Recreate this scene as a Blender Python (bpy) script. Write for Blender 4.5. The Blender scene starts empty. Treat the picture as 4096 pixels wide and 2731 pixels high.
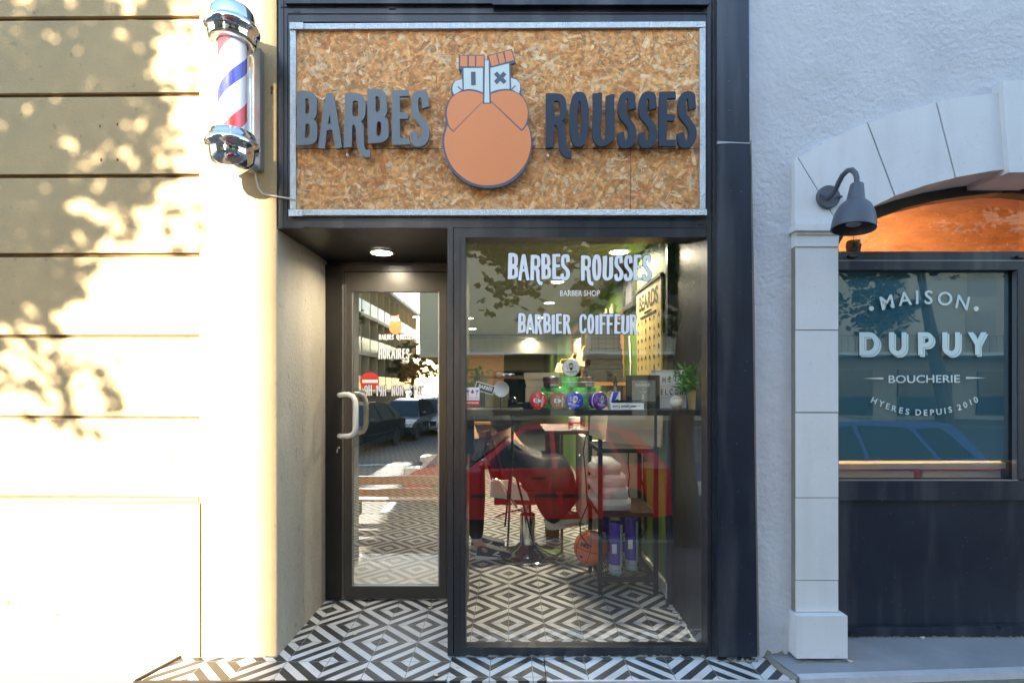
import bpy, bmesh, math, random
from mathutils import Vector, Matrix
R = math.radians
random.seed(7)
S = bpy.context.scene
col = S.collection

# ------------------------------------------------------------------ camera, sky, sun, exposure
F, CX, CY, CD, CH = 2140.0, 2045.0, 1544.0, 2.65, 1.34      # focal length and horizon of the photograph, in its own pixels
cam = bpy.data.objects.new('camera', bpy.data.cameras.new('camera')); col.objects.link(cam)
cam.location = (0, -CD, CH); cam.rotation_euler = (R(90), 0, 0)
cam.data.sensor_width = 36; cam.data.lens = F / 4096 * 36
cam.data.shift_x = (2048 - CX) / 4096; cam.data.shift_y = (CY - 1365.5) / 4096
cam.data.clip_start = 0.05; cam.data.clip_end = 600
S.camera = cam
SUN = Vector((0.15, 1, -0.21)).normalized()                 # direction the light travels
w = bpy.data.worlds.new('World'); S.world = w; w.use_nodes = True
nt = w.node_tree; bg = nt.nodes['Background']
sky = nt.nodes.new('ShaderNodeTexSky'); sky.sky_type = 'NISHITA'; sky.sun_disc = False
sky.sun_elevation = math.asin(-SUN.z); sky.sun_rotation = math.atan2(-SUN.x, -SUN.y)
sky.air_density = 1.0; sky.dust_density = 0.4; sky.ozone_density = 1.2
nt.links.new(sky.outputs[0], bg.inputs[0]); bg.inputs[1].default_value = 0.15
sl = bpy.data.lights.new('sun', 'SUN'); sl.energy = 4.2; sl.angle = R(0.53); sl.color = (1, 0.91, 0.77)
so = bpy.data.objects.new('sun', sl); col.objects.link(so); so.rotation_euler = SUN.to_track_quat('-Z', 'Y').to_euler()
vs = S.view_settings; vs.view_transform = 'Standard'; vs.look = 'None'; vs.exposure = 2.82; vs.gamma = 1; vs.use_curve_mapping = False
S.cycles.max_bounces = 10; S.cycles.transparent_max_bounces = 16; S.cycles.use_denoising = True
S.cycles.sample_clamp_indirect = 8

# ------------------------------------------------------------------ helpers
def P(px, py, Y=0.0):
    d = Y + CD
    return Vector(((px - CX) * d / F, Y, CH + (CY - py) * d / F))
def PX(px, Y=0.0): return P(px, 0, Y).x
def PZ(py, Y=0.0): return P(0, py, Y).z

M = {}
def mat(name, c, rough=0.6, metal=0.0, var=0.0, vscale=6, bump=0.0, bscale=60, c2=None, spec=0.5, emit=None, es=1.0, stretch=None, coat=0, trans=0, dirt=0):
    m = bpy.data.materials.new(name); m.use_nodes = True; n = m.node_tree; b = n.nodes['Principled BSDF']
    b.inputs['Base Color'].default_value = (*c, 1); b.inputs['Roughness'].default_value = rough
    b.inputs['Metallic'].default_value = metal; b.inputs['Specular IOR Level'].default_value = spec
    if coat: b.inputs['Coat Weight'].default_value = coat; b.inputs['Coat Roughness'].default_value = 0.05
    if trans: b.inputs['Transmission Weight'].default_value = trans
    tc = n.nodes.new('ShaderNodeTexCoord'); src = tc.outputs['Object']
    if stretch:
        mp = n.nodes.new('ShaderNodeMapping'); mp.inputs['Scale'].default_value = stretch
        n.links.new(src, mp.inputs[0]); src = mp.outputs[0]
    if var:
        nz = n.nodes.new('ShaderNodeTexNoise'); nz.inputs['Scale'].default_value = vscale; nz.inputs['Detail'].default_value = 8
        nz.inputs['Roughness'].default_value = 0.65
        n.links.new(src, nz.inputs['Vector'])
        rp = n.nodes.new('ShaderNodeValToRGB'); rp.color_ramp.elements[0].position = 0.3; rp.color_ramp.elements[1].position = 0.7
        d = c2 or tuple(x * (1 - var) for x in c)
        rp.color_ramp.elements[0].color = (*d, 1); rp.color_ramp.elements[1].color = (*c, 1)
        n.links.new(nz.outputs[0], rp.inputs[0]); out = rp.outputs[0]
        if dirt:
            n2 = n.nodes.new('ShaderNodeTexNoise'); n2.inputs['Scale'].default_value = vscale * 9; n2.inputs['Detail'].default_value = 4
            n.links.new(src, n2.inputs['Vector'])
            r2 = n.nodes.new('ShaderNodeValToRGB'); r2.color_ramp.elements[0].position = 0.64; r2.color_ramp.elements[1].position = 0.72
            r2.color_ramp.elements[0].color = (0, 0, 0, 1); r2.color_ramp.elements[1].color = (dirt, dirt, dirt, 1)
            n.links.new(n2.outputs[0], r2.inputs[0])
            mx = n.nodes.new('ShaderNodeMixRGB'); mx.inputs[2].default_value = (*[x * 0.35 for x in c], 1)
            n.links.new(r2.outputs[0], mx.inputs[0]); n.links.new(out, mx.inputs[1]); out = mx.outputs[0]
        n.links.new(out, b.inputs['Base Color'])
        mr = n.nodes.new('ShaderNodeMapRange'); mr.inputs[3].default_value = max(0.02, rough - 0.12); mr.inputs[4].default_value = min(1, rough + 0.12)
        n.links.new(nz.outputs[0], mr.inputs[0]); n.links.new(mr.outputs[0], b.inputs['Roughness'])
    if bump:
        bz = n.nodes.new('ShaderNodeTexNoise'); bz.inputs['Scale'].default_value = bscale; bz.inputs['Detail'].default_value = 5
        n.links.new(src, bz.inputs['Vector'])
        bp = n.nodes.new('ShaderNodeBump'); bp.inputs['Strength'].default_value = bump; bp.inputs['Distance'].default_value = 0.01
        n.links.new(bz.outputs[0], bp.inputs['Height']); n.links.new(bp.outputs[0], b.inputs['Normal'])
    if emit: b.inputs['Emission Color'].default_value = (*emit, 1); b.inputs['Emission Strength'].default_value = es
    M[name] = m; return m

def glassmat(name, refl, tint=(0.97, 0.985, 0.975), rough=0.0, wob=0.0, top=1.0):
    m = bpy.data.materials.new(name); m.use_nodes = True; n = m.node_tree; n.nodes.clear()
    o = n.nodes.new('ShaderNodeOutputMaterial'); t = n.nodes.new('ShaderNodeBsdfTransparent'); g = n.nodes.new('ShaderNodeBsdfGlossy')
    t.inputs[0].default_value = (*tint, 1); g.inputs['Roughness'].default_value = rough; g.inputs['Color'].default_value = (1, 1, 1, 1)
    fr = n.nodes.new('ShaderNodeLayerWeight'); fr.inputs['Blend'].default_value = 0.18
    mr = n.nodes.new('ShaderNodeMapRange'); mr.inputs[3].default_value = refl; mr.inputs[4].default_value = top
    n.links.new(fr.outputs['Fresnel'], mr.inputs[0])
    mr.inputs[1].default_value = 0.03; mr.inputs[2].default_value = 1.0
    x = n.nodes.new('ShaderNodeMixShader'); n.links.new(mr.outputs[0], x.inputs[0]); n.links.new(t.outputs[0], x.inputs[1]); n.links.new(g.outputs[0], x.inputs[2])
    if wob:
        tc = n.nodes.new('ShaderNodeTexCoord'); nz = n.nodes.new('ShaderNodeTexNoise'); nz.inputs['Scale'].default_value = 1.6
        bp = n.nodes.new('ShaderNodeBump'); bp.inputs['Strength'].default_value = wob; bp.inputs['Distance'].default_value = 0.02
        n.links.new(tc.outputs['Object'], nz.inputs['Vector']); n.links.new(nz.outputs[0], bp.inputs['Height']); n.links.new(bp.outputs[0], g.inputs['Normal'])
    n.links.new(x.outputs[0], o.inputs[0]); M[name] = m; return m

ORG = {}
def world_org(o): return ORG.get(o.name, Vector((0, 0, 0)))
def tag(o, label=None, cat=None, group=None, kind=None):
    if label: o['label'] = label
    if cat: o['category'] = cat
    if group: o['group'] = group
    if kind: o['kind'] = kind
    return o
def empty(name, loc, label, cat, group=None):
    o = bpy.data.objects.new(name, None); col.objects.link(o); o.location = loc; o.empty_display_size = 0.1
    ORG[o.name] = Vector(loc); return tag(o, label, cat, group)
def link(name, me, parent=None, origin=None):
    o = bpy.data.objects.new(name, me); col.objects.link(o)
    if parent is not None:
        L = world_org(parent); me.transform(Matrix.Translation(-L)); ORG[o.name] = L; o.parent = parent
    else:
        if origin is None:
            vs_ = [v.co for v in me.vertices]
            origin = Vector(((min(v.x for v in vs_) + max(v.x for v in vs_)) / 2, (min(v.y for v in vs_) + max(v.y for v in vs_)) / 2, min(v.z for v in vs_)))
        me.transform(Matrix.Translation(-Vector(origin))); o.location = origin; ORG[o.name] = Vector(origin)
    return o
def copy_tree(o, loc=None, parent=None, label=None, rz=None):
    c = o.copy(); col.objects.link(c)
    if parent: c.parent = parent
    if loc is not None: c.location = loc
    if label: c['label'] = label
    if rz is not None: c.rotation_euler.z = rz
    for ch in list(o.children): copy_tree(ch, parent=c)
    return c

class MB:
    def __init__(s): s.bm = bmesh.new(); s.mi = 0
    def _f(s, vs):
        try: f = s.bm.faces.new(vs); f.material_index = s.mi; return f
        except ValueError: return None
    def box(s, x0, x1, y0, y1, z0, z1):
        if x0 > x1: x0, x1 = x1, x0
        if y0 > y1: y0, y1 = y1, y0
        if z0 > z1: z0, z1 = z1, z0
        v = [s.bm.verts.new(p) for p in ((x0,y0,z0),(x1,y0,z0),(x1,y1,z0),(x0,y1,z0),(x0,y0,z1),(x1,y0,z1),(x1,y1,z1),(x0,y1,z1))]
        for q in ((3,2,1,0),(4,5,6,7),(0,1,5,4),(1,2,6,5),(2,3,7,6),(3,0,4,7)): s._f([v[i] for i in q])
        return s
    def pbox(s, a, t, b, bt, y0, y1):      # photo rectangle a..b, t..bt at depth y0, extruded to y1
        return s.box(PX(a, y0), PX(b, y0), y0, y1, PZ(bt, y0), PZ(t, y0))
    def prism(s, pts, y0, y1):             # pts (x,z)
        a = sum(pts[i][0] * pts[(i+1) % len(pts)][1] - pts[(i+1) % len(pts)][0] * pts[i][1] for i in range(len(pts)))
        if a < 0: pts = list(reversed(pts))
        A = [s.bm.verts.new((x, y0, z)) for x, z in pts]; B = [s.bm.verts.new((x, y1, z)) for x, z in pts]
        s._f(A); s._f(list(reversed(B)))
        n = len(pts)
        for i in range(n): s._f([A[i], B[i], B[(i+1) % n], A[(i+1) % n]])
        return s
    def pprism(s, pts, y0, y1): return s.prism([(PX(x, y0), PZ(y, y0)) for x, y in pts], y0, y1)
    def tube(s, pts, r, n=10, cap=True):
        pts = [Vector(p) for p in pts]; rings = []
        rs = r if isinstance(r, (list, tuple)) else [r] * len(pts)
        up = None
        for i, p in enumerate(pts):
            t = (pts[min(i+1, len(pts)-1)] - pts[max(i-1, 0)])
            if t.length < 1e-9: t = Vector((0, 0, 1))
            t.normalize()
            if up is None: up = t.orthogonal().normalized()
            up = (up - t * up.dot(t)); up = up.normalized() if up.length > 1e-6 else t.orthogonal().normalized()
            sd = t.cross(up)
            rings.append([s.bm.verts.new(p + (up * math.cos(2*math.pi*k/n) + sd * math.sin(2*math.pi*k/n)) * rs[i]) for k in range(n)])
        for a, b in zip(rings, rings[1:]):
            for k in range(n): s._f([a[k], a[(k+1) % n], b[(k+1) % n], b[k]])
        if cap: s._f(list(reversed(rings[0]))); s._f(rings[-1])
        return s
    def lathe(s, prof, mtx=None, n=32):    # prof (r,z) about local Z, then mtx
        mtx = mtx or Matrix(); rings = []
        for r, z in prof:
            if r < 1e-6: rings.append([s.bm.verts.new(mtx @ Vector((0, 0, z)))])
            else: rings.append([s.bm.verts.new(mtx @ Vector((r*math.cos(2*math.pi*k/n), r*math.sin(2*math.pi*k/n), z))) for k in range(n)])
        for a, b in zip(rings, rings[1:]):
            for k in range(n):
                k2 = (k+1) % n
                if len(a) == 1 and len(b) == 1: continue
                if len(a) == 1: s._f([a[0], b[k2], b[k]])
                elif len(b) == 1: s._f([a[k], a[k2], b[0]])
                else: s._f([a[k], a[k2], b[k2], b[k]])
        return s
    def quad(s, *p): s._f([s.bm.verts.new(q) for q in p]); return s
    def build(s, name, m, parent=None, bevel=0, smooth=False, kind=None, seg=2, xf=None, origin=None):
        bm = s.bm
        if bevel:
            bmesh.ops.bevel(bm, geom=[e for e in bm.edges if e.is_manifold and e.calc_face_angle(0) > 0.5], offset=bevel, segments=seg, affect='EDGES', clamp_overlap=True)
        if xf is not None: bm.transform(xf)
        if not bevel: bmesh.ops.recalc_face_normals(bm, faces=bm.faces)
        me = bpy.data.meshes.new(name); bm.to_mesh(me); bm.free()
        for q in (m if isinstance(m, (list, tuple)) else [m]): me.materials.append(M[q])
        if smooth:
            for p in me.polygons: p.use_smooth = True
            if smooth != 'all': me.set_sharp_from_angle(angle=R(35))
        o = link(name, me, parent, origin)
        if kind: o['kind'] = kind
        return o

def ease(pts, it=1, lim=60):
    for _ in range(it):
        out = []; n = len(pts)
        for i in range(n):
            a, b, c = Vector(pts[i-1]), Vector(pts[i]), Vector(pts[(i+1) % n])
            u, v = b - a, c - b
            if u.length < 1e-9 or v.length < 1e-9: continue
            if math.degrees(u.angle(v)) < lim: out += [tuple(b - u*0.25), tuple(b + v*0.25)]
            else: out.append(tuple(b))
        pts = out
    return pts

def curve_mesh(loops, ext=0.0, offset=0.0):     # loops of 2D points, even-odd filled, thickness 2*ext
    cu = bpy.data.curves.new('c', 'CURVE'); cu.dimensions = '2D'; cu.fill_mode = 'BOTH'; cu.extrude = ext; cu.offset = offset
    for lp in loops:
        sp = cu.splines.new('POLY'); sp.points.add(len(lp) - 1); sp.use_cyclic_u = True
        for p, q in zip(sp.points, lp): p.co = (q[0], q[1], 0, 1)
    return curve_to_mesh(cu)
def curve_to_mesh(cu):
    o = bpy.data.objects.new('c', cu); col.objects.link(o)
    dg = bpy.context.evaluated_depsgraph_get()
    me = bpy.data.meshes.new_from_object(o.evaluated_get(dg)); bpy.data.objects.remove(o); bpy.data.curves.remove(cu)
    me.materials.clear(); return me
FACE = Matrix.Rotation(R(90), 4, 'X')           # local XY -> facade XZ
def join(meshes):
    bm = bmesh.new()
    for m in meshes: bm.from_mesh(m); bpy.data.meshes.remove(m)
    me = bpy.data.meshes.new('j'); bm.to_mesh(me); bm.free(); return me
def facade(loops, Y, thick, offset=0.0):        # world (x,z) loops -> mesh whose front is at Y
    me = curve_mesh(loops, thick / 2, offset); me.transform(Matrix.Translation((0, Y + thick/2, 0)) @ FACE); return me
def put(me, name, m, parent=None, smooth=False):
    me.name = name; me.materials.clear(); me.materials.append(M[m]); return link(name, me, parent)
def ftext(txt, size, mtx, ext=0.0005, bold=0.0, space=1.0, squash=1.0, align='CENTER'):
    cu = bpy.data.curves.new('t', 'FONT'); cu.body = txt; cu.size = size; cu.extrude = ext; cu.offset = bold; cu.align_x = align; cu.align_y = 'CENTER'
    cu.space_character = space; cu.resolution_u = 4
    me = curve_to_mesh(cu); me.transform(mtx @ Matrix.Diagonal((squash, 1, 1, 1))); return me
def at(p, rx=R(90), rz=0, ry=0): return Matrix.Translation(p) @ Matrix.Rotation(rz, 4, 'Z') @ Matrix.Rotation(rx, 4, 'X') @ Matrix.Rotation(ry, 4, 'Z')

def skin(name, nodes, edges, m, parent=None, sub=2, root=0):
    me = bpy.data.meshes.new(name); me.from_pydata([n[:3] for n in nodes], edges, [])
    o = bpy.data.objects.new(name, me); col.objects.link(o)
    md = o.modifiers.new('s', 'SKIN'); md.use_smooth_shade = True
    for v, n in zip(me.skin_vertices[0].data, nodes): v.radius = (n[3], n[4] if len(n) > 4 else n[3])
    me.skin_vertices[0].data[root].use_root = True
    sb = o.modifiers.new('u', 'SUBSURF'); sb.levels = sb.render_levels = sub
    dg = bpy.context.evaluated_depsgraph_get(); r = bpy.data.meshes.new_from_object(o.evaluated_get(dg))
    bpy.data.objects.remove(o); r.materials.clear(); r.materials.append(M[m])
    for p in r.polygons: p.use_smooth = True
    return link(name, r, parent)

# ------------------------------------------------------------------ materials
mat('plaster_warm', (0.56, 0.405, 0.21), 0.9, var=0.22, vscale=2.2, bump=0.35, bscale=90, dirt=0.35)
mat('plaster_reveal', (0.50, 0.45, 0.36), 0.9, var=0.3, vscale=3, bump=0.5, bscale=110, c2=(0.37, 0.335, 0.28), dirt=0.4, stretch=(1, 1, 0.5))
mat('plaster_rough', (0.55, 0.55, 0.575), 0.92, var=0.13, vscale=3, bump=1.0, bscale=42)
mat('joint_brown', (0.20, 0.115, 0.04), 0.95, var=0.5, vscale=14)
mat('stone_white', (0.66, 0.66, 0.67), 0.85, var=0.08, vscale=4, bump=0.12, bscale=120, dirt=0.12)
mat('mortar', (0.25, 0.23, 0.2), 0.95, var=0.3)
mat('lamp_grey', (0.075, 0.085, 0.11), 0.45, var=0.1)
mat('nosing', (0.62, 0.63, 0.67), 0.45, metal=0.2, var=0.15, vscale=20)
mat('metal_blue', (0.034, 0.038, 0.047), 0.34, metal=0.25, var=0.28, vscale=5, dirt=0.3, bump=0.05, bscale=200)
mat('metal_navy', (0.017, 0.023, 0.040), 0.36, metal=0.15, var=0.25, vscale=4, dirt=0.3)
mat('metal_dark', (0.030, 0.027, 0.025), 0.4, metal=0.2, var=0.3, vscale=8)
mat('door_metal', (0.046, 0.042, 0.038), 0.36, metal=0.3, var=0.15, vscale=8)
mat('black', (0.012, 0.012, 0.013), 0.45)
mat('black_gloss', (0.01, 0.01, 0.012), 0.08, coat=1)
mat('edge_blue', (0.06, 0.22, 0.36), 0.5)
mat('alu_plate', (0.62, 0.63, 0.64), 0.33, metal=0.85, var=0.25, vscale=60, bump=0.9, bscale=160, stretch=(1, 1, 0.6))
mat('chrome', (0.78, 0.79, 0.80), 0.06, metal=1)
mat('silver', (0.6, 0.61, 0.63), 0.25, metal=0.9)
mat('steel_dull', (0.35, 0.36, 0.38), 0.4, metal=0.8)
mat('letter_sheen', (0.135, 0.165, 0.195), 0.42, var=0.15, vscale=6)  # first word's letters: gloss reflection put into the colour as a lighter tone
mat('letter_navy', (0.018, 0.030, 0.055), 0.55, var=0.1, vscale=30)
mat('logo_line', (0.085, 0.10, 0.16), 0.5)
mat('logo_orange', (0.82, 0.27, 0.09), 0.45, var=0.08, vscale=2)
mat('logo_cream', (0.62, 0.70, 0.68), 0.45)
mat('vinyl_white', (0.82, 0.82, 0.84), 0.6)
mat('vinyl_mint', (0.60, 0.73, 0.71), 0.6)
mat('vinyl_black', (0.01, 0.01, 0.01), 0.5)
mat('red', (0.60, 0.03, 0.025), 0.4)
mat('white_gloss', (0.78, 0.77, 0.73), 0.2, coat=0.5)
mat('white_paint', (0.72, 0.71, 0.67), 0.5, var=0.06)
mat('green_wall', (0.15, 0.26, 0.05), 0.7, var=0.25, vscale=2, bump=0.1)
mat('ceiling_paint', (0.20, 0.19, 0.13), 0.8)
mat('cream_wall', (0.55, 0.50, 0.38), 0.8, var=0.1)
mat('dark_green', (0.05, 0.07, 0.03), 0.6, var=0.2)
mat('side_panel', (0.020, 0.021, 0.021), 0.35, var=0.5, vscale=5)
mat('wood', (0.30, 0.15, 0.06), 0.5, var=0.4, vscale=6, stretch=(1, 1, 8))
mat('wood_dark', (0.10, 0.045, 0.025), 0.45, var=0.4, vscale=6)
mat('bench_wood', (0.40, 0.13, 0.035), 0.4, var=0.3, vscale=5, stretch=(1, 8, 8))
mat('kraft', (0.74, 0.58, 0.38), 0.8, var=0.08)
mat('board_cream', (0.78, 0.70, 0.56), 0.6, var=0.05)
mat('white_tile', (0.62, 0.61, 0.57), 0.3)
mat('towel_white', (0.86, 0.87, 0.90), 0.95, bump=0.8, bscale=130)
mat('towel_dark', (0.018, 0.020, 0.021), 0.95, bump=0.9, bscale=120, var=0.4, vscale=10)
mat('basket', (0.80, 0.19, 0.055), 0.65, bump=0.25, bscale=500)
mat('purple_wrap', (0.11, 0.07, 0.48), 0.15, coat=0.6, var=0.3, vscale=20)
mat('teal_band', (0.12, 0.55, 0.52), 0.3)
mat('grey_print', (0.45, 0.47, 0.55), 0.4)
mat('gold', (0.72, 0.52, 0.22), 0.32, metal=0.55)
mat('gold_paper', (0.55, 0.43, 0.17), 0.35, var=0.15, vscale=5)
mat('lamp_shade', (0.62, 0.56, 0.38), 0.8, emit=(1, 0.8, 0.5), es=0.12)
mat('light_box', (0.84, 0.86, 0.86), 0.5)
mat('baseball', (0.74, 0.70, 0.58), 0.5)
mat('leaf_plant', (0.12, 0.36, 0.035), 0.5, var=0.55, vscale=25)
mat('leaf_tree', (0.05, 0.095, 0.022), 0.6, var=0.4, vscale=3)
mat('bark', (0.10, 0.075, 0.05), 0.9, var=0.4, vscale=6, bump=1, bscale=20)
mat('cape', (0.035, 0.03, 0.032), 0.55, var=0.2)
mat('skin', (0.52, 0.30, 0.20), 0.5)
mat('hair', (0.012, 0.010, 0.009), 0.4)
mat('denim', (0.02, 0.022, 0.03), 0.85)
mat('shoe_brown', (0.085, 0.035, 0.02), 0.4)
mat('shoe_navy', (0.02, 0.03, 0.065), 0.45)
mat('sole', (0.62, 0.58, 0.48), 0.6)
mat('leather_red', (0.20, 0.025, 0.02), 0.3)
mat('jar_green', (0.12, 0.85, 0.08), 0.3, coat=0.4)
mat('jar_red', (0.65, 0.03, 0.025), 0.3, coat=0.4)
mat('jar_brown', (0.36, 0.11, 0.03), 0.3, coat=0.4)
mat('jar_blue', (0.03, 0.045, 0.50), 0.3, coat=0.4)
mat('jar_purple', (0.17, 0.03, 0.33), 0.3, coat=0.4)
mat('jar_white', (0.85, 0.88, 0.88), 0.3, coat=0.4)
mat('jar_gold', (0.22, 0.13, 0.05), 0.3, coat=0.4)
mat('jar_black', (0.03, 0.035, 0.04), 0.3, coat=0.4)
mat('cord_white', (0.6, 0.57, 0.5), 0.6)
mat('light_lens', (1, 1, 1), 0.5, emit=(1, 0.93, 0.78), es=9)
mat('car_red', (0.62, 0.014, 0.018), 0.2, coat=1)
mat('car_blue', (0.035, 0.07, 0.26), 0.2, coat=1)
mat('car_black', (0.010, 0.011, 0.013), 0.25, coat=.35)
mat('car_grey', (0.30, 0.31, 0.32), 0.25, coat=1)
mat('car_glass', (0.02, 0.03, 0.035), 0.02, spec=0.3)
mat('car_lens', (0.75, 0.72, 0.62), 0.08, coat=1)
mat('tail_lens', (0.6, 0.02, 0.02), 0.1, coat=1)
mat('rubber', (0.018, 0.018, 0.018), 0.8)
mat('asphalt', (0.11, 0.107, 0.10), 0.85, var=0.35, vscale=3, bump=0.7, bscale=130)
mat('paver', (0.14, 0.10, 0.075), 0.9, var=0.3, vscale=9, bump=0.4)
mat('road_white', (0.6, 0.6, 0.58), 0.7)
mat('step_grey', (0.30, 0.31, 0.33), 0.7, var=0.22, vscale=5, bump=0.1, dirt=0.3)
mat('concrete', (0.25, 0.24, 0.21), 0.9, var=0.3, vscale=6, bump=0.3)
mat('butcher_teal', (0.06, 0.20, 0.27), 0.75, var=0.12, vscale=1.5)
mat('pale_wood', (0.55, 0.46, 0.28), 0.55, var=0.15, vscale=5, stretch=(1, 6, 6))
mat('brick_orange', (0.50, 0.17, 0.05), 0.8, var=0.45, vscale=4, bump=0.8, bscale=14, stretch=(1, 1, 3))
mat('block_wall', (0.48, 0.41, 0.28), 0.8, var=0.1, vscale=0.3)
mat('block_side', (0.36, 0.30, 0.22), 0.8, var=0.1, vscale=0.3)
mat('slab_white', (0.55, 0.55, 0.55), 0.7)
mat('balcony_glass', (0.10, 0.18, 0.20), 0.25)
mat('recess_brown', (0.10, 0.07, 0.05), 0.8)
mat('bottle', (0.02, 0.012, 0.008), 0.06, coat=1)

m = M['plaster_rough']; n = m.node_tree; b = n.nodes['Principled BSDF']; bp = [x for x in n.nodes if x.type == 'BUMP'][0]
n1 = n.nodes.new('ShaderNodeTexNoise'); n1.inputs['Scale'].default_value = 1.1; n1.inputs['Detail'].default_value = 3; tc = n.nodes.new('ShaderNodeTexCoord'); n.links.new(tc.outputs['Object'], n1.inputs['Vector'])
mr = n.nodes.new('ShaderNodeMapRange'); mr.inputs[1].default_value = .38; mr.inputs[2].default_value = .62; mr.inputs[3].default_value = .25; mr.inputs[4].default_value = 1.0
n.links.new(n1.outputs[0], mr.inputs[0]); n.links.new(mr.outputs[0], bp.inputs['Strength'])
n2 = n.nodes.new('ShaderNodeTexNoise'); n2.inputs['Scale'].default_value = 9; n2.inputs['Detail'].default_value = 2; b2 = n.nodes.new('ShaderNodeBump'); b2.inputs['Strength'].default_value = .5; b2.inputs['Distance'].default_value = .02
n.links.new(tc.outputs['Object'], n2.inputs['Vector']); n.links.new(n2.outputs[0], b2.inputs['Height']); n.links.new(bp.outputs[0], b2.inputs['Normal']); n.links.new(b2.outputs[0], b.inputs['Normal'])
# pale dust specks and scuffs on the painted metal
for nm_ in ('metal_navy', 'metal_blue', 'stone_white'):
    n = M[nm_].node_tree; b = n.nodes['Principled BSDF']; src = b.inputs['Base Color'].links[0].from_socket; tc = n.nodes.new('ShaderNodeTexCoord')
    v = n.nodes.new('ShaderNodeTexVoronoi'); v.inputs['Scale'].default_value = 26; n.links.new(tc.outputs['Object'], v.inputs['Vector'])
    rp = n.nodes.new('ShaderNodeValToRGB'); rp.color_ramp.elements[0].position = .03; rp.color_ramp.elements[0].color = (.55,)*3 + (1,); rp.color_ramp.elements[1].position = .07; rp.color_ramp.elements[1].color = (0, 0, 0, 1)
    k = n.nodes.new('ShaderNodeTexNoise'); k.inputs['Scale'].default_value = 2.5; k.inputs['Detail'].default_value = 7; mp = n.nodes.new('ShaderNodeMapping'); mp.inputs['Scale'].default_value = (3, 3, .35); n.links.new(tc.outputs['Object'], mp.inputs[0]); n.links.new(mp.outputs[0], k.inputs['Vector'])
    r2 = n.nodes.new('ShaderNodeValToRGB'); r2.color_ramp.elements[0].position = .50; r2.color_ramp.elements[0].color = (0, 0, 0, 1); r2.color_ramp.elements[1].position = .78; r2.color_ramp.elements[1].color = (.22,)*3 + (1,)
    n.links.new(v.outputs['Distance'], rp.inputs[0]); n.links.new(k.outputs[0], r2.inputs[0])
    ad = n.nodes.new('ShaderNodeMath'); ad.operation = 'MAXIMUM'; n.links.new(rp.outputs[0], ad.inputs[0]); n.links.new(r2.outputs[0], ad.inputs[1])
    mx = n.nodes.new('ShaderNodeMixRGB'); mx.inputs[2].default_value = (.30, .29, .28, 1); n.links.new(ad.outputs[0], mx.inputs[0]); n.links.new(src, mx.inputs[1]); n.links.new(mx.outputs[0], b.inputs['Base Color'])
# oriented strand board: colour carried per strand
m = mat('osb', (0.6, 0.36, 0.16), 0.6, bump=0.25, bscale=220); n = m.node_tree; b = n.nodes['Principled BSDF']
at_ = n.nodes.new('ShaderNodeAttribute'); at_.attribute_name = 'tint'
nz = n.nodes.new('ShaderNodeTexNoise'); nz.inputs['Scale'].default_value = 45; nz.inputs['Detail'].default_value = 6
rp = n.nodes.new('ShaderNodeValToRGB'); rp.color_ramp.elements[0].position = 0.32; rp.color_ramp.elements[1].position = 0.6
rp.color_ramp.elements[0].color = (0.55, 0.5, 0.45, 1); rp.color_ramp.elements[1].color = (1.08, 1.08, 1.08, 1)
tc = n.nodes.new('ShaderNodeTexCoord'); n.links.new(tc.outputs['Object'], nz.inputs['Vector'])
mx = n.nodes.new('ShaderNodeMixRGB'); mx.blend_type = 'MULTIPLY'; mx.inputs[0].default_value = 0.8
n.links.new(nz.outputs[0], rp.inputs[0]); n.links.new(at_.outputs['Color'], mx.inputs[1]); n.links.new(rp.outputs[0], mx.inputs[2]); n.links.new(mx.outputs[0], b.inputs['Base Color'])

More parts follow.
